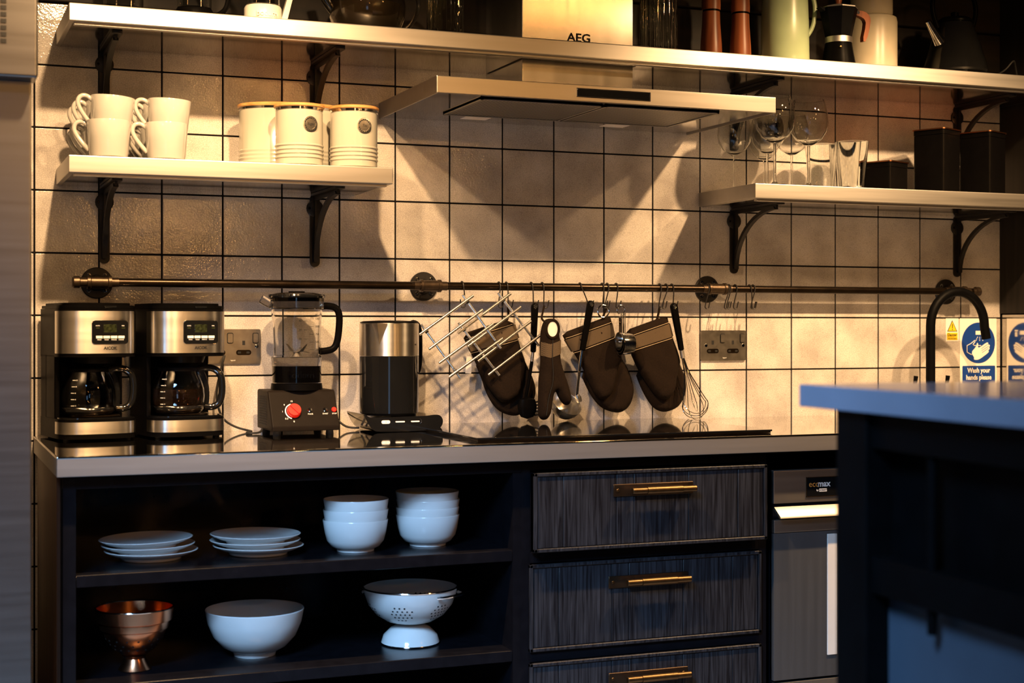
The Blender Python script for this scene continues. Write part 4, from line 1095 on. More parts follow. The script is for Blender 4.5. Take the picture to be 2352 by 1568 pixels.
tpz = thing('glass_teapot', 'smoky glass teapot with looped handle on the upper shelf', 'teapot', (0.772, -0.18, UZ))
MB().lathe([(0, 0), (0.060, 0), (0.078, 0.012), (0.093, 0.045), (0.096, 0.075), (0.088, 0.110), (0.062, 0.140), (0.050, 0.148), (0.048, 0.148), (0.060, 0.138), (0.086, 0.109), (0.094, 0.075), (0.091, 0.046), (0.076, 0.015), (0.058, 0.004), (0, 0.004)], 48, caps=False).build('bowl', 'smoke', tpz)
MB().lathe([(0, 0.006), (0.056, 0.006), (0.073, 0.018), (0.086, 0.046), (0.089, 0.075), (0, 0.075)], 36).build('tea', mat('dark_tea', (0.055, 0.045, 0.032), 0.15), tpz)
MB().lathe([(0, 0.148), (0.052, 0.148), (0.045, 0.158), (0.012, 0.166), (0.012, 0.176), (0, 0.180)], 32).build('lid', 'steel', tpz)
MB().tube(smooth_loop([(0.070, -0.01, 0.018), (0.098, -0.01, 0.022), (0.126, -0.01, 0.060), (0.132, -0.01, 0.098), (0.110, -0.01, 0.128), (0.078, -0.01, 0.122)], 3, False), 0.0055, 10).build('handle', 'smoke', tpz)
MB().tube(smooth_loop([(-0.080, 0, 0.050), (-0.110, 0, 0.085), (-0.125, 0, 0.130)], 2, False), 0.011, 12).build('spout', 'smoke', tpz)

for x, lab in ((1.724, 'tall turned wooden pepper mill nearest the ribbed glass'), (1.814, 'tall turned wooden pepper mill nearest the green jug')):
    t = thing('pepper_mill', lab, 'pepper mill', (x, -0.20, UZ), 0, 'turned wooden mills')
    MB().lathe([(0, 0), (0.0295, 0), (0.0300, 0.003), (0.0285, 0.045), (0.0245, 0.100), (0.0235, 0.1310), (0, 0.1310)], 36).build('body', 'walnut', t)
    MB().lathe([(0, 0.131), (0.0225, 0.131), (0.0225, 0.136), (0, 0.136)], 32).build('groove_ring', 'black', t)
    MB().lathe([(0, 0.136), (0.0250, 0.136), (0.0255, 0.150), (0.024, 0.190), (0.020, 0.215), (0.012, 0.228), (0, 0.230)], 36).build('head', 'walnut', t)
    MB().lathe([(0, 0.230), (0.006, 0.230), (0.007, 0.238), (0, 0.243)], 16).build('knob', 'steel', t)

gj = thing('green_jug', 'pale green enamel jug between the mills and the moka pot', 'jug', (1.954, -0.20, UZ))
MB().lathe([(0, 0), (0.064, 0), (0.0665, 0.004), (0.0645, 0.12), (0.060, 0.24), (0.058, 0.24), (0.062, 0.12), (0.062, 0.008), (0, 0.006)], 48, caps=False).build('body', 'green', gj)
MB().tube(smooth_loop([(0.061, 0, 0.085), (0.072, 0, 0.088), (0.092, 0, 0.12), (0.098, 0, 0.17), (0.085, 0, 0.21), (0.059, 0, 0.218)], 2, False), 0.0065, 10).build('handle', 'green', gj)

mk = thing('moka_pot', 'octagonal black moka pot with wooden handle', 'moka pot', (2.100, -0.24, UZ))
MB().lathe([(0, 0), (0.0470, 0), (0.0475, 0.004), (0.0365, 0.066), (0, 0.066)], 40).build('boiler', 'black', mk)
MB().lathe([(0, 0.066), (0.0370, 0.066), (0.0370, 0.082), (0, 0.082)], 40).build('steel_collar', 'steel', mk)
MB().lathe([(0, 0.082), (0.0360, 0.082), (0.0370, 0.086), (0.0530, 0.160), (0.0515, 0.160), (0.036, 0.090), (0, 0.090)], 8, T=Matrix.Rotation(R(22.5), 4, 'Z')).build('octagonal_jug', 'matte_black', mk, True, 20)
MB().lathe([(0, 0.160), (0.0535, 0.160), (0.0535, 0.163), (0.02, 0.172), (0, 0.172)], 8, T=Matrix.Rotation(R(22.5), 4, 'Z')).build('lid', 'steel', mk, True, 20)
MB().lathe([(0, 0.172), (0.007, 0.172), (0.011, 0.190), (0.008, 0.198), (0, 0.200)], 16).build('lid_knob', 'walnut', mk)
MB().prism(smooth_loop([(0.050, 0.148), (0.052, 0.160), (0.080, 0.160), (0.098, 0.148), (0.101, 0.130), (0.086, 0.076), (0.073, 0.076), (0.085, 0.125), (0.080, 0.138), (0.066, 0.144)], 1), -0.008, 0.008, 'Y').build('handle', 'walnut', mk)
MB().lathe([(0, 0), (0.005, 0), (0.005, 0.004), (0, 0.004)], 12, T=Matrix.Translation((0.057, -0.0075, 0.154)) @ Matrix.Rotation(R(90), 4, 'X')).build('hinge_pin', 'chrome', mk)
MB().lathe([(0, 0), (0.0035, 0), (0.003, 0.005), (0, 0.006)], 12, T=Matrix.Translation((-0.018, -0.035, 0.050)) @ Matrix.Rotation(R(90), 4, 'X')).build('safety_valve', 'brass', mk)
MB().prism([(-0.050, 0.150), (-0.066, 0.160), (-0.048, 0.160)], -0.010, 0.010, 'Y').build('spout', 'matte_black', mk)

ct = thing('stoneware_canister', 'beige stoneware stacked canister behind the moka pot', 'canister', (2.296, -0.115, UZ))
MB().lathe([(0, 0), (0.066, 0), (0.072, 0.006), (0.0725, 0.020), (0.0725, 0.160), (0.070, 0.172), (0.060, 0.178), (0, 0.178)], 48).build('lower_pot', 'cream_glaze', ct)
MB().lathe([(0, 0.1785), (0.056, 0.1785), (0.0595, 0.184), (0.0595, 0.290), (0.056, 0.298), (0, 0.298)], 48).build('upper_pot', 'cream_glaze', ct)

bk = thing('electric_kettle', 'gloss black electric kettle with chrome spout at the right of the upper shelf', 'kettle', (2.545, -0.17, UZ))
MB().lathe([(0, 0), (0.098, 0), (0.098, 0.012), (0.092, 0.018), (0, 0.018)], 44).build('power_base', 'black', bk)
MB().lathe([(0, 0.019), (0.090, 0.019), (0.094, 0.026), (0.090, 0.046), (0.072, 0.105), (0.056, 0.150), (0.050, 0.166), (0, 0.168)], 48).build('body', 'gloss_black', bk)
MB().lathe([(0.0495, 0.166), (0.0525, 0.168), (0.0525, 0.173), (0.040, 0.182), (0, 0.184)], 40).build('lid', 'black', bk)
MB().lathe([(0, 0.184), (0.010, 0.184), (0.012, 0.198), (0, 0.202)], 16).build('lid_knob', 'black', bk)
MB().tube([(-0.068, -0.02, 0.105), (-0.090, -0.025, 0.128), (-0.118, -0.03, 0.160)], [0.018, 0.013, 0.009], 14).build('spout', 'chrome', bk)
MB().tube(smooth_loop([(-0.060, 0, 0.150), (-0.078, 0, 0.19), (-0.080, 0, 0.235), (-0.045, 0, 0.275), (0.02, 0, 0.280), (0.065, 0, 0.255), (0.078, 0, 0.205), (0.060, 0, 0.150)], 2, False), 0.007, 10).build('handle', 'black', bk)
cable('thin black kettle cable curling over the upper shelf on the right', [(2.645, -0.20, 1.889), (2.665, -0.24, 1.90), (2.69, -0.25, 1.935), (2.72, -0.22, 1.93), (2.745, -0.20, 1.89), (2.78, -0.18, 1.881)], 0.0025)

# ================================================================== CROCKERY IN THE OPEN UNIT
def plate_src(label):
    t = tag(MB().lathe([(0, 0.004), (0.058, 0.004), (0.060, 0.0), (0.064, 0.0), (0.066, 0.005), (0.082, 0.010), (0.099, 0.018), (0.100, 0.0195), (0.098, 0.0205), (0.081, 0.0135), (0.066, 0.0085), (0, 0.0080)], 56).build('plate', 'ceramic'), label, 'plate', 'white plates on the upper shelf board')
    return t
S1 = 0.6573; S2 = 0.4303
ps = None
for cx, cy, offs, nm in ((0.203, -0.425, ((0.011, 0.0, 0.0), (0.005, 0.002, 0.6), (0.0, 0.0, 1.4)), 'stack nearest the end panel'), (0.440, -0.440, ((0.006, 0.0, -0.5), (-0.001, 0.0, -0.3), (0.0, 0.003, -0.6)), 'stack beside the bowls')):
    for k, (ox, oy, tl) in enumerate(offs):
        lab = '%s white plate of the %s' % (('bottom', 'middle', 'top')[k], nm)
        loc = (cx + ox, cy + oy, S1 + 0.0003 + k * 0.0125 + 0.105 * math.sin(R(abs(tl))) * 0.35)
        if ps is None: ps = plate_src(lab); ps.location = loc; o = ps
        else:
            o = ps.copy(); COL.objects.link(o); o.location = loc; o['label'] = lab
        o.rotation_euler = (0, R(-tl), 0)
bsrc2 = None
for cx, cy, n, nm in ((0.660, -0.475, 3, 'three-bowl stack'), (0.839, -0.450, 4, 'four-bowl stack')):
    for k in range(n):
        lab = '%s white bowl of the %s' % (('bottom', 'middle', 'top')[k] if n == 3 else ('bottom', 'second', 'third', 'top')[k], nm)
        loc = (cx + random.uniform(-0.001, 0.001), cy, S1 + 0.0003 + k * (0.0230 if n == 3 else 0.0180))
        if bsrc2 is None:
            bsrc2 = tag(MB().lathe([(r, z * 0.86) for r, z in [(0, 0.003), (0.037, 0.003), (0.038, 0), (0.042, 0), (0.043, 0.006), (0.055, 0.013), (0.0645, 0.028), (0.0690, 0.048), (0.0735, 0.081), (0.0728, 0.0825), (0.0715, 0.081), (0.0665, 0.048), (0.0615, 0.030), (0.053, 0.017), (0.04, 0.010), (0, 0.008)]], 56).build('bowl', 'ceramic'), lab, 'bowl', 'white bowls stacked on the upper shelf board', loc)
        else:
            o = bsrc2.copy(); COL.objects.link(o); o.location = loc; o['label'] = lab
tag(MB().lathe([(r, z * 0.82) for r, z in [(0, 0.004), (0.041, 0.004), (0.042, 0), (0.046, 0), (0.048, 0.010), (0.072, 0.026), (0.092, 0.054), (0.104, 0.090), (0.1095, 0.124), (0.1085, 0.126), (0.1068, 0.124), (0.101, 0.090), (0.089, 0.057), (0.070, 0.031), (0.048, 0.018), (0, 0.016)]], 64).build('serving_bowl', 'ceramic'), 'large white serving bowl on the lower shelf board', 'bowl', None, (0.441, -0.425, S2))

cl = thing('colander', 'white footed enamel colander with chrome rim on the lower shelf', 'colander', (0.802, -0.435, S2), R(0))
CP = [(0.030, 0.050), (0.055, 0.058), (0.080, 0.075), (0.098, 0.100), (0.107, 0.128), (0.109, 0.142)]
MB().lathe([(0, 0.048)] + CP + [(r - 0.002, z) for r, z in CP[::-1]] + [(0, 0.050)], 64).build('bowl', 'ceramic', cl)
MB().lathe([(0.066, 0.002), (0.068, 0.002), (0.062, 0.022), (0.045, 0.040), (0.028, 0.049), (0.026, 0.047), (0.043, 0.038), (0.060, 0.020)], 56, caps=False).build('foot', 'ceramic', cl)
MB().tube([(0.109 * math.cos(2 * PI * k / 64), 0.109 * math.sin(2 * PI * k / 64), 0.142) for k in range(64)], 0.0022, 8, True).build('chrome_rim', 'chrome', cl)
MB().tube([(0.067 * math.cos(2 * PI * k / 56), 0.067 * math.sin(2 * PI * k / 56), 0.002) for k in range(56)], 0.002, 8, True).build('foot_rim', 'chrome', cl)
def on_bowl(a, z):
    for (r0, z0), (r1, z1) in zip(CP, CP[1:]):
        if z0 <= z <= z1:
            r = r0 + (r1 - r0) * (z - z0) / (z1 - z0); n = Vector((z1 - z0, r0 - r1)).normalized()
            return Vector((r * math.cos(a), r * math.sin(a), z)), Vector((n.x * math.cos(a), n.x * math.sin(a), n.y))
m = MB()
for g in range(6):
    a0 = R(-122 + 60 * g)
    for q in range(-2, 3):
        for w in range(-2, 3):
            if abs(q) + abs(w) > 3: continue
            uu = q * 0.0105 + (w % 2) * 0.005; zz = 0.088 + w * 0.0085
            p, nn = on_bowl(a0 + uu / 0.09, zz)
            m.lathe([(0, -0.0035), (0.0022, -0.0035), (0.0022, 0.0004), (0, 0.0004)], 10, T=Matrix.Translation(p) @ nn.to_track_quat('Z', 'Y').to_matrix().to_4x4())
m.build('drain_holes', 'slot', cl)['kind'] = 'stuff'
for a in (R(-48), R(132)):
    hpts = []
    for k in range(13):
        th = a + R(-26 + 52 * k / 12); bul = math.sin(PI * k / 12)
        hpts.append(((0.110 + 0.020 * bul ** 0.5) * math.cos(th), (0.110 + 0.020 * bul ** 0.5) * math.sin(th), 0.128 + 0.004 * bul))
    MB().tube(hpts, 0.0040, 8).build('handle', 'chrome', cl)

cc = thing('copper_colander', 'small footed copper colander on the lower shelf board', 'colander', (0.172, -0.475, S2))
CQ = [(0.026, 0.040), (0.046, 0.058), (0.059, 0.080), (0.066, 0.100), (0.0665, 0.104), (0.0715, 0.107), (0.0735, 0.122), (0.0735, 0.125), (0.079, 0.128), (0.082, 0.160)]
MB().lathe([(0, 0.038)] + CQ + [(r - 0.0015, z) for r, z in CQ[::-1]] + [(0, 0.038)], 56).build('bowl', 'copper', cc)
MB().lathe([(0.034, 0.0), (0.035, 0.002), (0.026, 0.018), (0.022, 0.030), (0.026, 0.038), (0.024, 0.038), (0.020, 0.030), (0.024, 0.018)], 44, caps=False).build('foot', 'copper', cc)
MB().tube([(0.081 * math.cos(2 * PI * k / 56), 0.081 * math.sin(2 * PI * k / 56), 0.160) for k in range(56)], 0.0022, 8, True).build('rolled_rim', 'chrome', cc)
m = MB()
for row, z in enumerate((0.058, 0.070, 0.083)):
    for k in range(16):
        a = 2 * PI * (k + 0.5 * (row % 2)) / 16
        for (r0, z0), (r1, z1) in zip(CQ, CQ[1:]):
            if z0 <= z <= z1:
                r = r0 + (r1 - r0) * (z - z0) / (z1 - z0); nn = Vector(((z1 - z0) * math.cos(a), (z1 - z0) * math.sin(a), r0 - r1)).normalized()
        m.lathe([(0, -0.002), (0.0024, -0.002), (0.0024, 0.0004), (0, 0.0004)], 8, T=Matrix.Translation((r * math.cos(a), r * math.sin(a), z)) @ nn.to_track_quat('Z', 'Y').to_matrix().to_4x4())
m.build('drain_holes', 'slot', cc)['kind'] = 'stuff'
cl.scale = (1, 1, 0.92); cc.scale = (1, 1, 0.83)

# ================================================================== THINGS HANGING FROM THE RAIL
def hook(label, x, lean=0.0, flip=1, drop=0.056, tw=0.0):
    """S-hook: loop over the pipe in the y-z plane, small hook below turned sideways"""
    r = 0.0128
    pts = [(0, r * math.cos(R(a)) * -1 * -1, r * math.sin(R(a))) for a in (-35, 0, 30, 60, 90, 120, 150, 180)]
    pts = [(tw * (i - 4) * 0.0012, y, z) for i, (x_, y, z) in enumerate(pts)]
    pts += [(lean * 0.35, -r, -0.016), (lean * 0.8, -0.010, -0.036), (lean, -0.009, -drop + 0.006)]
    cx = lean + flip * 0.006
    for a in (200, 235, 270, 305, 340):
        pts.append((cx + flip * 0.006 * math.cos(R(a)), -0.009, -drop + 0.006 + 0.006 * math.sin(R(a))))
    pts.append((cx + flip * 0.0075, -0.010, -drop + 0.016)); pts.append((cx + flip * 0.0085, -0.011, -drop + 0.021))
    o = MB().tube(smooth_loop(pts, 1, False), 0.0017, 8).build('s_hook', 'iron')
    tag(o, label, 'hook', 'black s-hooks on the pipe rail', (x, YR, ZR))
    return o
for x, lean, fl_, lab in ((1.063, 0.006, -1, 'black s-hook holding the front wire trivet'), (1.166, -0.004, 1, 'black s-hook holding the rear wire trivet'),
                     (1.187, 0.002, 1, 'black s-hook holding the oven mitt behind the trivets'), (1.258, 0.003, 1, 'black s-hook holding the pasta server'),
                     (1.290, 0.001, 1, 'black s-hook holding the narrow side-on mitt'), (1.400, 0.022, 1, 'tilted black s-hook holding the ladle'),
                     (1.466, -0.002, 1, 'black s-hook holding the large steel ring'), (1.481, -0.010, 1, 'black s-hook holding the mitt next to the ladle'),
                     (1.508, -0.004, 1, 'black s-hook holding the measuring cups'), (1.640, -0.006, 1, 'black s-hook holding the mitt next to the whisk'),
                     (1.660, -0.016, 1, 'empty black s-hook between the last mitt and the whisk'), (1.678, 0.0, 1, 'black s-hook holding the whisk'),
                     (1.790, -0.012, 1, 'empty black s-hook in front of the third flange'), (1.853, -0.014, 1, 'first empty black s-hook right of the third flange'),
                     (1.858, -0.012, 1, 'second empty black s-hook right of the third flange, touching the first'), (1.878, -0.010, 1, 'third empty black s-hook right of the third flange'),
                     (1.924, 0.004, 1, 'empty black s-hook fourth right of the third flange'), (1.936, -0.012, 1, 'empty black s-hook furthest right on the rail')):
    hook(lab, x, lean, fl_)

def trivet(label, bars, crosses, y):
    o0 = Vector((bars[0][1][0], y, bars[0][1][1]))
    t = thing('wire_trivet', label, 'trivet', o0, 0, 'chrome wire trivets')
    for a, b in bars:
        MB().rod((a[0] - o0.x, -0.0040, a[1] - o0.z), (b[0] - o0.x, -0.0040, b[1] - o0.z), 0.0037, 10).build('long_bar', 'satin', t)
    for a, b in crosses:
        c = MB().rod((a[0] - o0.x, 0.0038, a[1] - o0.z), (b[0] - o0.x, 0.0038, b[1] - o0.z), 0.0035, 10).build('cross_bar', 'satin', t)
        A = Vector((a[0], a[1])); B = Vector((b[0], b[1]))
        for u in (0.12, 0.88):
            p = A + (B - A) * u; d = (B - A).normalized()
            MB().rod((p.x - d.x * 0.005 - o0.x, 0.0038, p.y - d.y * 0.005 - o0.z), (p.x + d.x * 0.005 - o0.x, 0.0038, p.y + d.y * 0.005 - o0.z), 0.0052, 10).build('rubber_sleeve', 'rubber', c)
trivet('front of two overlapping chrome wire trivets', [((0.928, 1.142), (1.074, 1.242)), ((0.954, 1.105), (1.100, 1.206)), ((0.981, 1.069), (1.129, 1.169)), ((1.008, 1.033), (1.156, 1.132))], [((0.936, 1.168), (1.042, 1.030)), ((1.048, 1.244), (1.153, 1.106))], -0.112)
trivet('rear of two overlapping chrome wire trivets', [((1.038, 1.145), (1.185, 1.249)), ((1.066, 1.111), (1.214, 1.214)), ((1.095, 1.073), (1.243, 1.177)), ((1.123, 1.037), (1.271, 1.141))], [((1.043, 1.172), (1.156, 1.035)), ((1.153, 1.250), (1.268, 1.112))], -0.094)

def mitt(label, front, back, band, loop, yoff=0.0):
    o0 = Vector((loop[0][0], -0.060 + yoff, loop[0][1]))
    t = thing('oven_mitt', label, 'oven mitt', o0, 0, 'dark padded oven mitts')
    rel = lambda pts: [(p[0] - o0.x, p[1] - o0.z) for p in pts]
    pillow('hand_pad', smooth_loop(rel(back), 2), 0.020, 'mitt', t, 0.016, 0.010, 0.018, 0.12)
    fr_ = rel(front)
    pillow('palm_pad', smooth_loop(fr_, 1), 0.026, 'mitt', t, -0.006, 0.009, 0.020, 0.10)
    (a, b, c, d) = rel(band)      # top-left, top-right, bottom-left, bottom-right
    # woven band standing just proud of the padding
    NN = 10; vs = []; fs = []
    for r_ in range(2):
        for k in range(NN + 1):
            u = k / NN; p = (a[0] + (b[0] - a[0]) * u, a[1] + (b[1] - a[1]) * u) if r_ == 0 else (c[0] + (d[0] - c[0]) * u, c[1] + (d[1] - c[1]) * u)
            e = min(u, 1 - u) * 0.14; h = 0.013 * math.sqrt(max(0, 1 - (1 - min(1, (e + 0.0015) / 0.020)) ** 2))
            for s_ in (-1, 1): vs.append((p[0], -0.006 + s_ * (h + 0.0012), p[1]))
    st = 2 * (NN + 1)
    for k in range(NN):
        for s_ in (0, 1):
            i = 2 * k + s_; fs.append([i, i + 2, st + i + 2, st + i])
        fs.append([2 * k, 2 * k + 1, 2 * k + 3, 2 * k + 2]); i = st + 2 * k; fs.append([i, i + 1, i + 3, i + 2])
    fs.append([0, 1, st + 1, st]); fs.append([2 * NN, 2 * NN + 1, st + 2 * NN + 1, st + 2 * NN])
    bo = MB().add(vs, fs).build('cuff_band', 'mitt_band', t)
    for (p, q), sg in (((a, b), 1), ((c, d), -1)):
        pts = []
        for k in range(NN + 1):
            u = k / NN; e = min(u, 1 - u) * 0.14; h = 0.013 * math.sqrt(max(0, 1 - (1 - min(1, (e + 0.0015) / 0.020)) ** 2))
            pts.append((p[0] + (q[0] - p[0]) * u, -0.0072 - h - 0.0006, p[1] + (q[1] - p[1]) * u + sg * 0.0042))
        MB().tube(pts, 0.0007, 6).build('stitch_line', 'stitch', bo)
    lp = [(x - o0.x, y_, z - o0.z) for (x, z), y_ in zip(loop, (-0.008, -0.006, -0.004, -0.004, -0.002))]
    MB().tube(smooth_loop(lp, 2, False), 0.0034, 8).build('hanging_loop', 'mitt', t)
    return t
A_front = [(1.06, 1.143), (1.128, 1.164), (1.201, 1.186), (1.218, 1.131), (1.23, 1.094), (1.24, 1.069), (1.233, 1.018), (1.224, 0.985), (1.2, 0.966), (1.176, 0.962), (1.167, 0.966), (1.149, 0.983), (1.119, 1.025), (1.099, 1.067), (1.081, 1.101)]
A_back = [(1.098, 1.081), (1.125, 1.022), (1.134, 0.991), (1.155, 0.955), (1.178, 0.935), (1.212, 0.924), (1.236, 0.928), (1.263, 0.95), (1.278, 0.975), (1.278, 1.009), (1.251, 1.063), (1.23, 1.105)]
C_front = [(1.343, 1.144), (1.41, 1.167), (1.487, 1.193), (1.495, 1.167), (1.506, 1.115), (1.527, 1.072), (1.514, 1.058), (1.508, 1.029), (1.497, 0.986), (1.481, 0.969), (1.462, 0.965), (1.446, 0.973), (1.424, 1.013), (1.401, 1.059), (1.377, 1.096), (1.356, 1.122)]
C_back = [(1.51, 1.121), (1.534, 1.072), (1.552, 1.049), (1.568, 1.005), (1.571, 0.979), (1.558, 0.944), (1.532, 0.927), (1.507, 0.928), (1.472, 0.94), (1.444, 0.969), (1.425, 1.001), (1.407, 1.041)]
D_front = [(1.53, 1.151), (1.596, 1.173), (1.661, 1.193), (1.667, 1.17), (1.677, 1.135), (1.698, 1.085), (1.703, 1.062), (1.698, 1.056), (1.693, 1.027), (1.687, 0.989), (1.667, 0.963), (1.647, 0.961), (1.625, 0.973), (1.602, 1.002), (1.576, 1.037), (1.557, 1.072), (1.538, 1.115)]
D_back = [(1.695, 1.1), (1.711, 1.062), (1.731, 1.017), (1.733, 0.982), (1.714, 0.944), (1.688, 0.93), (1.658, 0.925), (1.629, 0.937), (1.606, 0.967), (1.587, 1.002), (1.571, 1.043)]
mA = mitt('dark oven mitt hanging behind the wire trivets', A_front, A_back, ((1.070, 1.127), (1.209, 1.168), (1.084, 1.097), (1.220, 1.133)), ((1.189, 1.218), (1.191, 1.205), (1.192, 1.190), (1.188, 1.180), (1.182, 1.174)))
mC = mitt('dark oven mitt hanging between the ladle and the measuring cups', C_front, C_back, ((1.353, 1.127), (1.492, 1.172), (1.374, 1.095), (1.500, 1.138)), ((1.478, 1.218), (1.475, 1.208), (1.470, 1.196), (1.468, 1.188), (1.465, 1.180)))
mD = mitt('dark oven mitt hanging left of the whisk', D_front, D_back, ((1.534, 1.130), (1.667, 1.172), (1.540, 1.098), (1.677, 1.137)), ((1.637, 1.218), (1.636, 1.205), (1.634, 1.193), (1.632, 1.184), (1.626, 1.176)))
lb = MB().box(-0.005, 0.011, 0.0, 0.0006, -0.045, 0.0, T=Matrix.Rotation(R(4), 4, 'Y')).build('care_label', 'lining', mA)
lb.location = (1.083 - 1.189, 0.006, 1.075 - 1.218 + 0.01)

B = [(1.289, 1.178), (1.28, 1.133), (1.283, 1.074), (1.277, 1.021), (1.274, 0.934), (1.284, 0.916), (1.306, 0.919), (1.316, 0.947), (1.318, 0.975), (1.326, 0.995), (1.333, 0.975), (1.349, 0.955), (1.364, 0.954), (1.373, 0.968), (1.367, 0.997), (1.349, 1.045), (1.34, 1.074), (1.338, 1.133), (1.335, 1.156), (1.324, 1.181), (1.309, 1.185)]
o0 = Vector((1.293, -0.114, 1.218))
tb = thing('oven_mitt', 'narrow dark oven mitt seen edge-on with its white lining showing', 'oven mitt', o0, 0, 'dark padded oven mitts')
tb.location.x = o0.x - 0.020
rel = lambda pts: [(p[0] - o0.x, p[1] - o0.z) for p in pts]
pillow('padded_body', smooth_loop(rel(B), 2), 0.040, 'mitt', tb, 0.0, 0.0075, 0.022, 0.06)
ce = (1.3085 - o0.x, 1.156 - o0.z)
def ell(rx, rz, n=28): return [(ce[0] + rx * math.cos(2 * PI * k / n), ce[1] + rz * math.sin(2 * PI * k / n)) for k in range(n)]
MB().prism(ell(0.0155, 0.0205), -0.021, -0.010, 'Y').build('white_lining', 'lining', tb)
MB().tube([(x, -0.020, z) for x, z in ell(0.0180, 0.0235)], 0.0042, 8, True).build('opening_hem', 'mitt', tb)
MB().tube(smooth_loop([(1.3095 - o0.x, -0.021, 1.130 - o0.z), (1.307 - o0.x, -0.022, 1.08 - o0.z), (1.312 - o0.x, -0.022, 1.02 - o0.z), (1.298 - o0.x, -0.021, 0.98 - o0.z), (1.292 - o0.x, -0.019, 0.93 - o0.z)], 2, False), 0.0010, 6).build('centre_seam', 'slot', tb)
vs = []; fs = []
for k in range(9):
    u = k / 8; x = 1.2825 + 0.0565 * u; h = 0.0200 * math.sqrt(max(0.05, 1 - (2 * u - 1) ** 4)) + 0.0012
    for z in (1.116 + 0.018 * abs(u - 0.35), 1.080 + 0.018 * abs(u - 0.35)):
        for s_ in (-1, 1): vs.append((x - o0.x, s_ * h, z - o0.z))
for k in range(8):
    i = 4 * k; fs += [[i, i + 4, i + 6, i + 2], [i + 1, i + 3, i + 7, i + 5], [i, i + 1, i + 5, i + 4], [i + 2, i + 6, i + 7, i + 3]]
fs += [[0, 2, 3, 1], [32, 33, 35, 34]]
MB().add(vs, fs).build('cuff_band', 'mitt_band', tb)
MB().tube(smooth_loop([(0.018, 0.042, 0.0), (0.010, 0.034, -0.02), (-0.002, 0.014, -0.036), (0.003, -0.010, -0.046)], 2, False), 0.0028, 8).build('hanging_loop', 'mitt', tb)

def grip(t, p0, p1, r0, r1):
    """flat rounded handle from p0 (hanging end) to p1, x-z plane, with an eyelet"""
    a = Vector(p0); b = Vector(p1); d = (b - a).normalized(); n = Vector((-d.y, d.x))
    o = []
    for k in range(9):
        th = R(90 + 180 * k / 8); o.append(a + n * (r0 * math.cos(th - R(90)) * 1.0) - d * (r0 * math.sin(th - R(90))))
    o = [tuple(v) for v in o] + [tuple(a + (b - a) * 0.5 - n * (r0 * 0.85)), tuple(b - n * r1), tuple(b + n * r1), tuple(a + (b - a) * 0.5 + n * (r0 * 0.85))]
    ob = MB().prism(o, -0.0065, 0.0065, 'Y').build('grip', 'black', t, False)
    md = ob.modifiers.new('bevel', 'BEVEL'); md.width = 0.004; md.segments = 3; md.limit_method = 'ANGLE'
    e = MB(); e.tube([(a.x + 0.0042 * math.cos(2 * PI * k / 20), -0.0066, a.y + 0.0055 * math.sin(2 * PI * k / 20)) for k in range(20)], 0.0011, 6, True); e.build('eyelet', 'chrome', t)
    MB().lathe([(0, 0), (0.0038, 0), (0.0038, 0.0004), (0, 0.0004)], 14, T=Matrix.Translation((a.x, -0.0064, a.y)) @ Matrix.Rotation(R(90), 4, 'X')).build('eyelet_hole', 'slot', t)

# pasta server
ps_ = thing('pasta_server', 'black toothed pasta server between the rear trivet and the narrow mitt', 'utensil', (1.261, -0.079, 1.216))
grip(ps_, (0.0, 0.0), (-0.0045, -0.122), 0.0095, 0.0065)
MB().rod((-0.0045, 0, -0.116), (-0.0085, 0, -0.146), 0.0042, 14).build('ferrule', 'satin', ps_)
MB().tube(smooth_loop([(-0.0085, 0, -0.146), (-0.014, 0, -0.182), (-0.020, 0.002, -0.220), (-0.022, 0.010, -0.245)], 2, False), 0.0045, 10).build('shaft', 'black', ps_)
MB().lathe([(0, -0.030), (0.018, -0.024), (0.0255, -0.010), (0.027, 0.006), (0.022, 0.022), (0.0, 0.030), (0.0, 0.027), (0.020, 0.020), (0.0245, 0.005), (0.023, -0.009), (0.016, -0.021), (0, -0.027)], 24, sy=0.55, caps=False, T=Matrix.Translation((-0.020, 0.004, -0.268))).build('head', 'black', ps_)
for k in range(5):
    z = -0.286 + 0.0085 * k
    MB().tube([(0.000, 0.004, z - 0.002), (0.010, -0.002, z), (0.016, -0.006, z + 0.003)], [0.0026, 0.0022, 0.0014], 8).build('tooth', 'black', ps_)

# ladle
ld = thing('ladle', 'steel soup ladle with black grip hanging next to the narrow mitt', 'ladle', (1.420, -0.086, 1.223))
grip(ld, (0.0, 0.0), (-0.024, -0.125), 0.0098, 0.0072)
MB().tube([(-0.0245, 0, -0.122), (-0.030, 0, -0.160), (-0.033, 0.006, -0.205), (-0.034, 0.014, -0.245)], [0.0048, 0.0042, 0.0034, 0.0042], 10).build('shaft', 'chrome', ld)
TL = Matrix.Translation((-0.064, 0.020, -0.268)) @ Matrix.Rotation(R(16), 4, 'Y') @ Matrix.Rotation(R(42), 4, 'X')
bw = [(0, -0.040), (0.018, -0.037), (0.033, -0.026), (0.042, -0.010), (0.0445, 0.004), (0.0445, 0.0055), (0.0430, 0.004), (0.0405, -0.010), (0.0315, -0.0245), (0.017, -0.035), (0, -0.038)]
MB().lathe(bw, 40, T=TL, sx=1.02).build('bowl', 'satin', ld)
MB().tube([(-0.034, 0.014, -0.243), (-0.029, 0.016, -0.252), (-0.024, 0.018, -0.262)], [0.006, 0.009, 0.007], 10).build('neck', 'satin', ld)

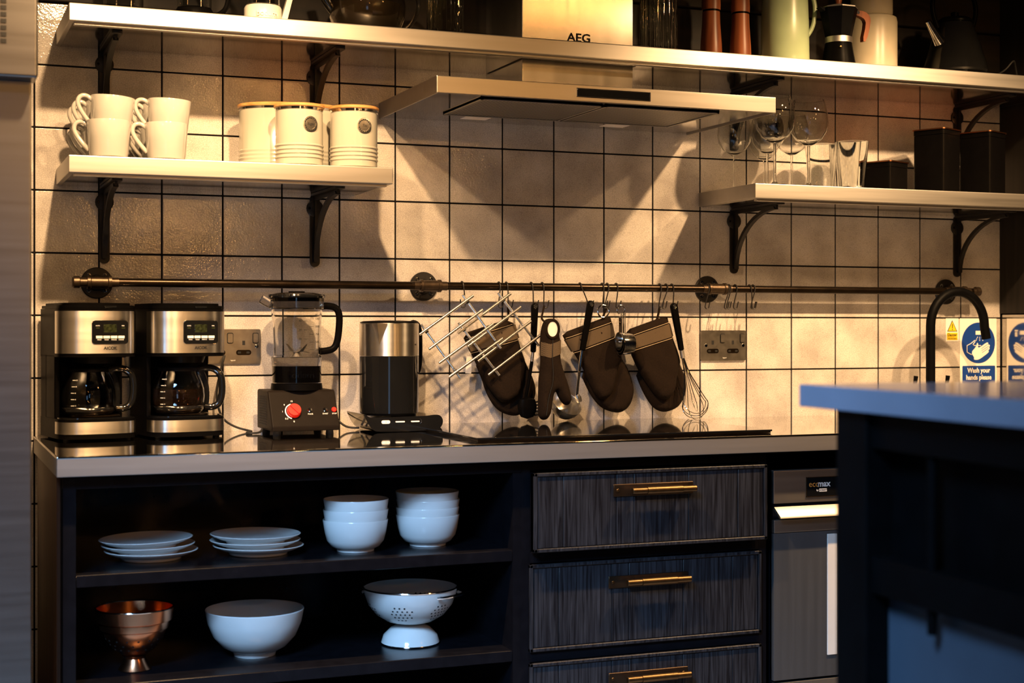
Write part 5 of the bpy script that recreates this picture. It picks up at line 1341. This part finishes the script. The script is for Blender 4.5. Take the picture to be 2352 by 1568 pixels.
# rings and measuring cups
rg_ = MB().tube([(0.0165 * math.cos(2 * PI * k / 36), 0, 0.0165 * math.sin(2 * PI * k / 36)) for k in range(36)], 0.0022, 8, True).build('steel_ring', 'chrome')
tag(rg_, 'large steel ring on its own hook above the mitt by the ladle', 'ring', None, (1.462, -0.077, 1.204))
mc = thing('measuring_cups', 'nest of chrome measuring cups on a ring between two mitts', 'measuring cups', (1.505, -0.100, 1.208))
MB().tube([(0.0115 * math.cos(2 * PI * k / 30), 0.004, 0.0125 * math.sin(2 * PI * k / 30)) for k in range(30)], 0.0012, 8, True).build('split_ring', 'chrome', mc)
for k in range(3):
    x = -0.004 + 0.006 * k
    MB().box(x - 0.0011, x + 0.0011, -0.008, 0.006, -0.066, -0.008, 0.0008, 1).build('cup_handle', 'chrome', mc)
for k, (rr, ln) in enumerate(((0.0300, 0.036), (0.0265, 0.030), (0.0225, 0.024))):
    TT = Matrix.Translation((-0.004 + 0.004 * k, 0.0, -0.066 - rr + 0.004)) @ Matrix.Rotation(R(90), 4, 'Y')
    if k == 0:
        MB().lathe([(rr, 0), (rr + 0.002, 0.0), (rr, 0.002), (rr * 0.94, ln - 0.004), (rr * 0.88, ln), (0, ln), (0, ln - 0.001), (rr * 0.86, ln - 0.001), (rr * 0.92, ln - 0.005), (rr - 0.001, 0.002)], 40, T=TT, caps=False).build('cup', 'chrome', mc)
    else:
        MB().lathe([(rr, -0.006 * k), (rr + 0.002, -0.006 * k), (rr, 0.002), (rr * 0.94, ln - 0.004), (rr * 0.88, ln - 0.003), (0, ln - 0.003)], 36, T=TT, caps=False).build('cup', 'chrome', mc)

# whisk
wk = thing('whisk', 'balloon whisk with black grip hanging rightmost of the utensils', 'whisk', (1.673, -0.083, 1.217))
grip(wk, (0.0, 0.0), (0.0235, -0.120), 0.0105, 0.0068)
MB().rod((0.0240, 0, -0.120), (0.0280, 0, -0.141), 0.0062, 18).build('ferrule', 'steel', wk)
ax = Vector((0.046, -0.012, -0.178)).normalized(); q0 = Vector((0.0278, 0, -0.140))
e1 = ax.orthogonal().normalized(); e2 = ax.cross(e1)
for k in range(5):
    a = R(36 * k + 10); d = e1 * math.cos(a) + e2 * math.sin(a)
    L_ = 0.176 - 0.006 * k; wd = 0.045 - 0.0035 * (k % 3)
    pts = []
    for i in range(33):
        u = i / 32 * 2 - 1                                # -1..1 across the loop
        s_ = 1 - abs(u)
        ll = L_ * (1 - abs(u) ** 2.6) if True else 0
        th = math.sin(PI * min(1, abs(u) ** 0.9))
        prof_w = wd * (math.sin(PI * (1 - abs(u)) ** 0.62) if abs(u) < 1 else 0) * 1.0
        pts.append(q0 + ax * ll + d * math.copysign(prof_w, u) + e2.cross(ax) * 0.0)
    # rebuild as a smooth teardrop loop
    key = [(0.003, 0.0), (0.006, 0.04), (0.020, 0.085), (wd * 0.86, 0.125), (wd, L_ - 0.030), (wd * 0.72, L_ - 0.008), (0.0, L_ + 0.004)]
    full = [(-w, l) for w, l in key[:-1]] + [(w, l) for w, l in key[::-1]]
    MB().tube(smooth_loop([tuple(q0 + ax * l + d * w) for w, l in full], 2, False), 0.0011, 7).build('wire_loop', 'chrome', wk)
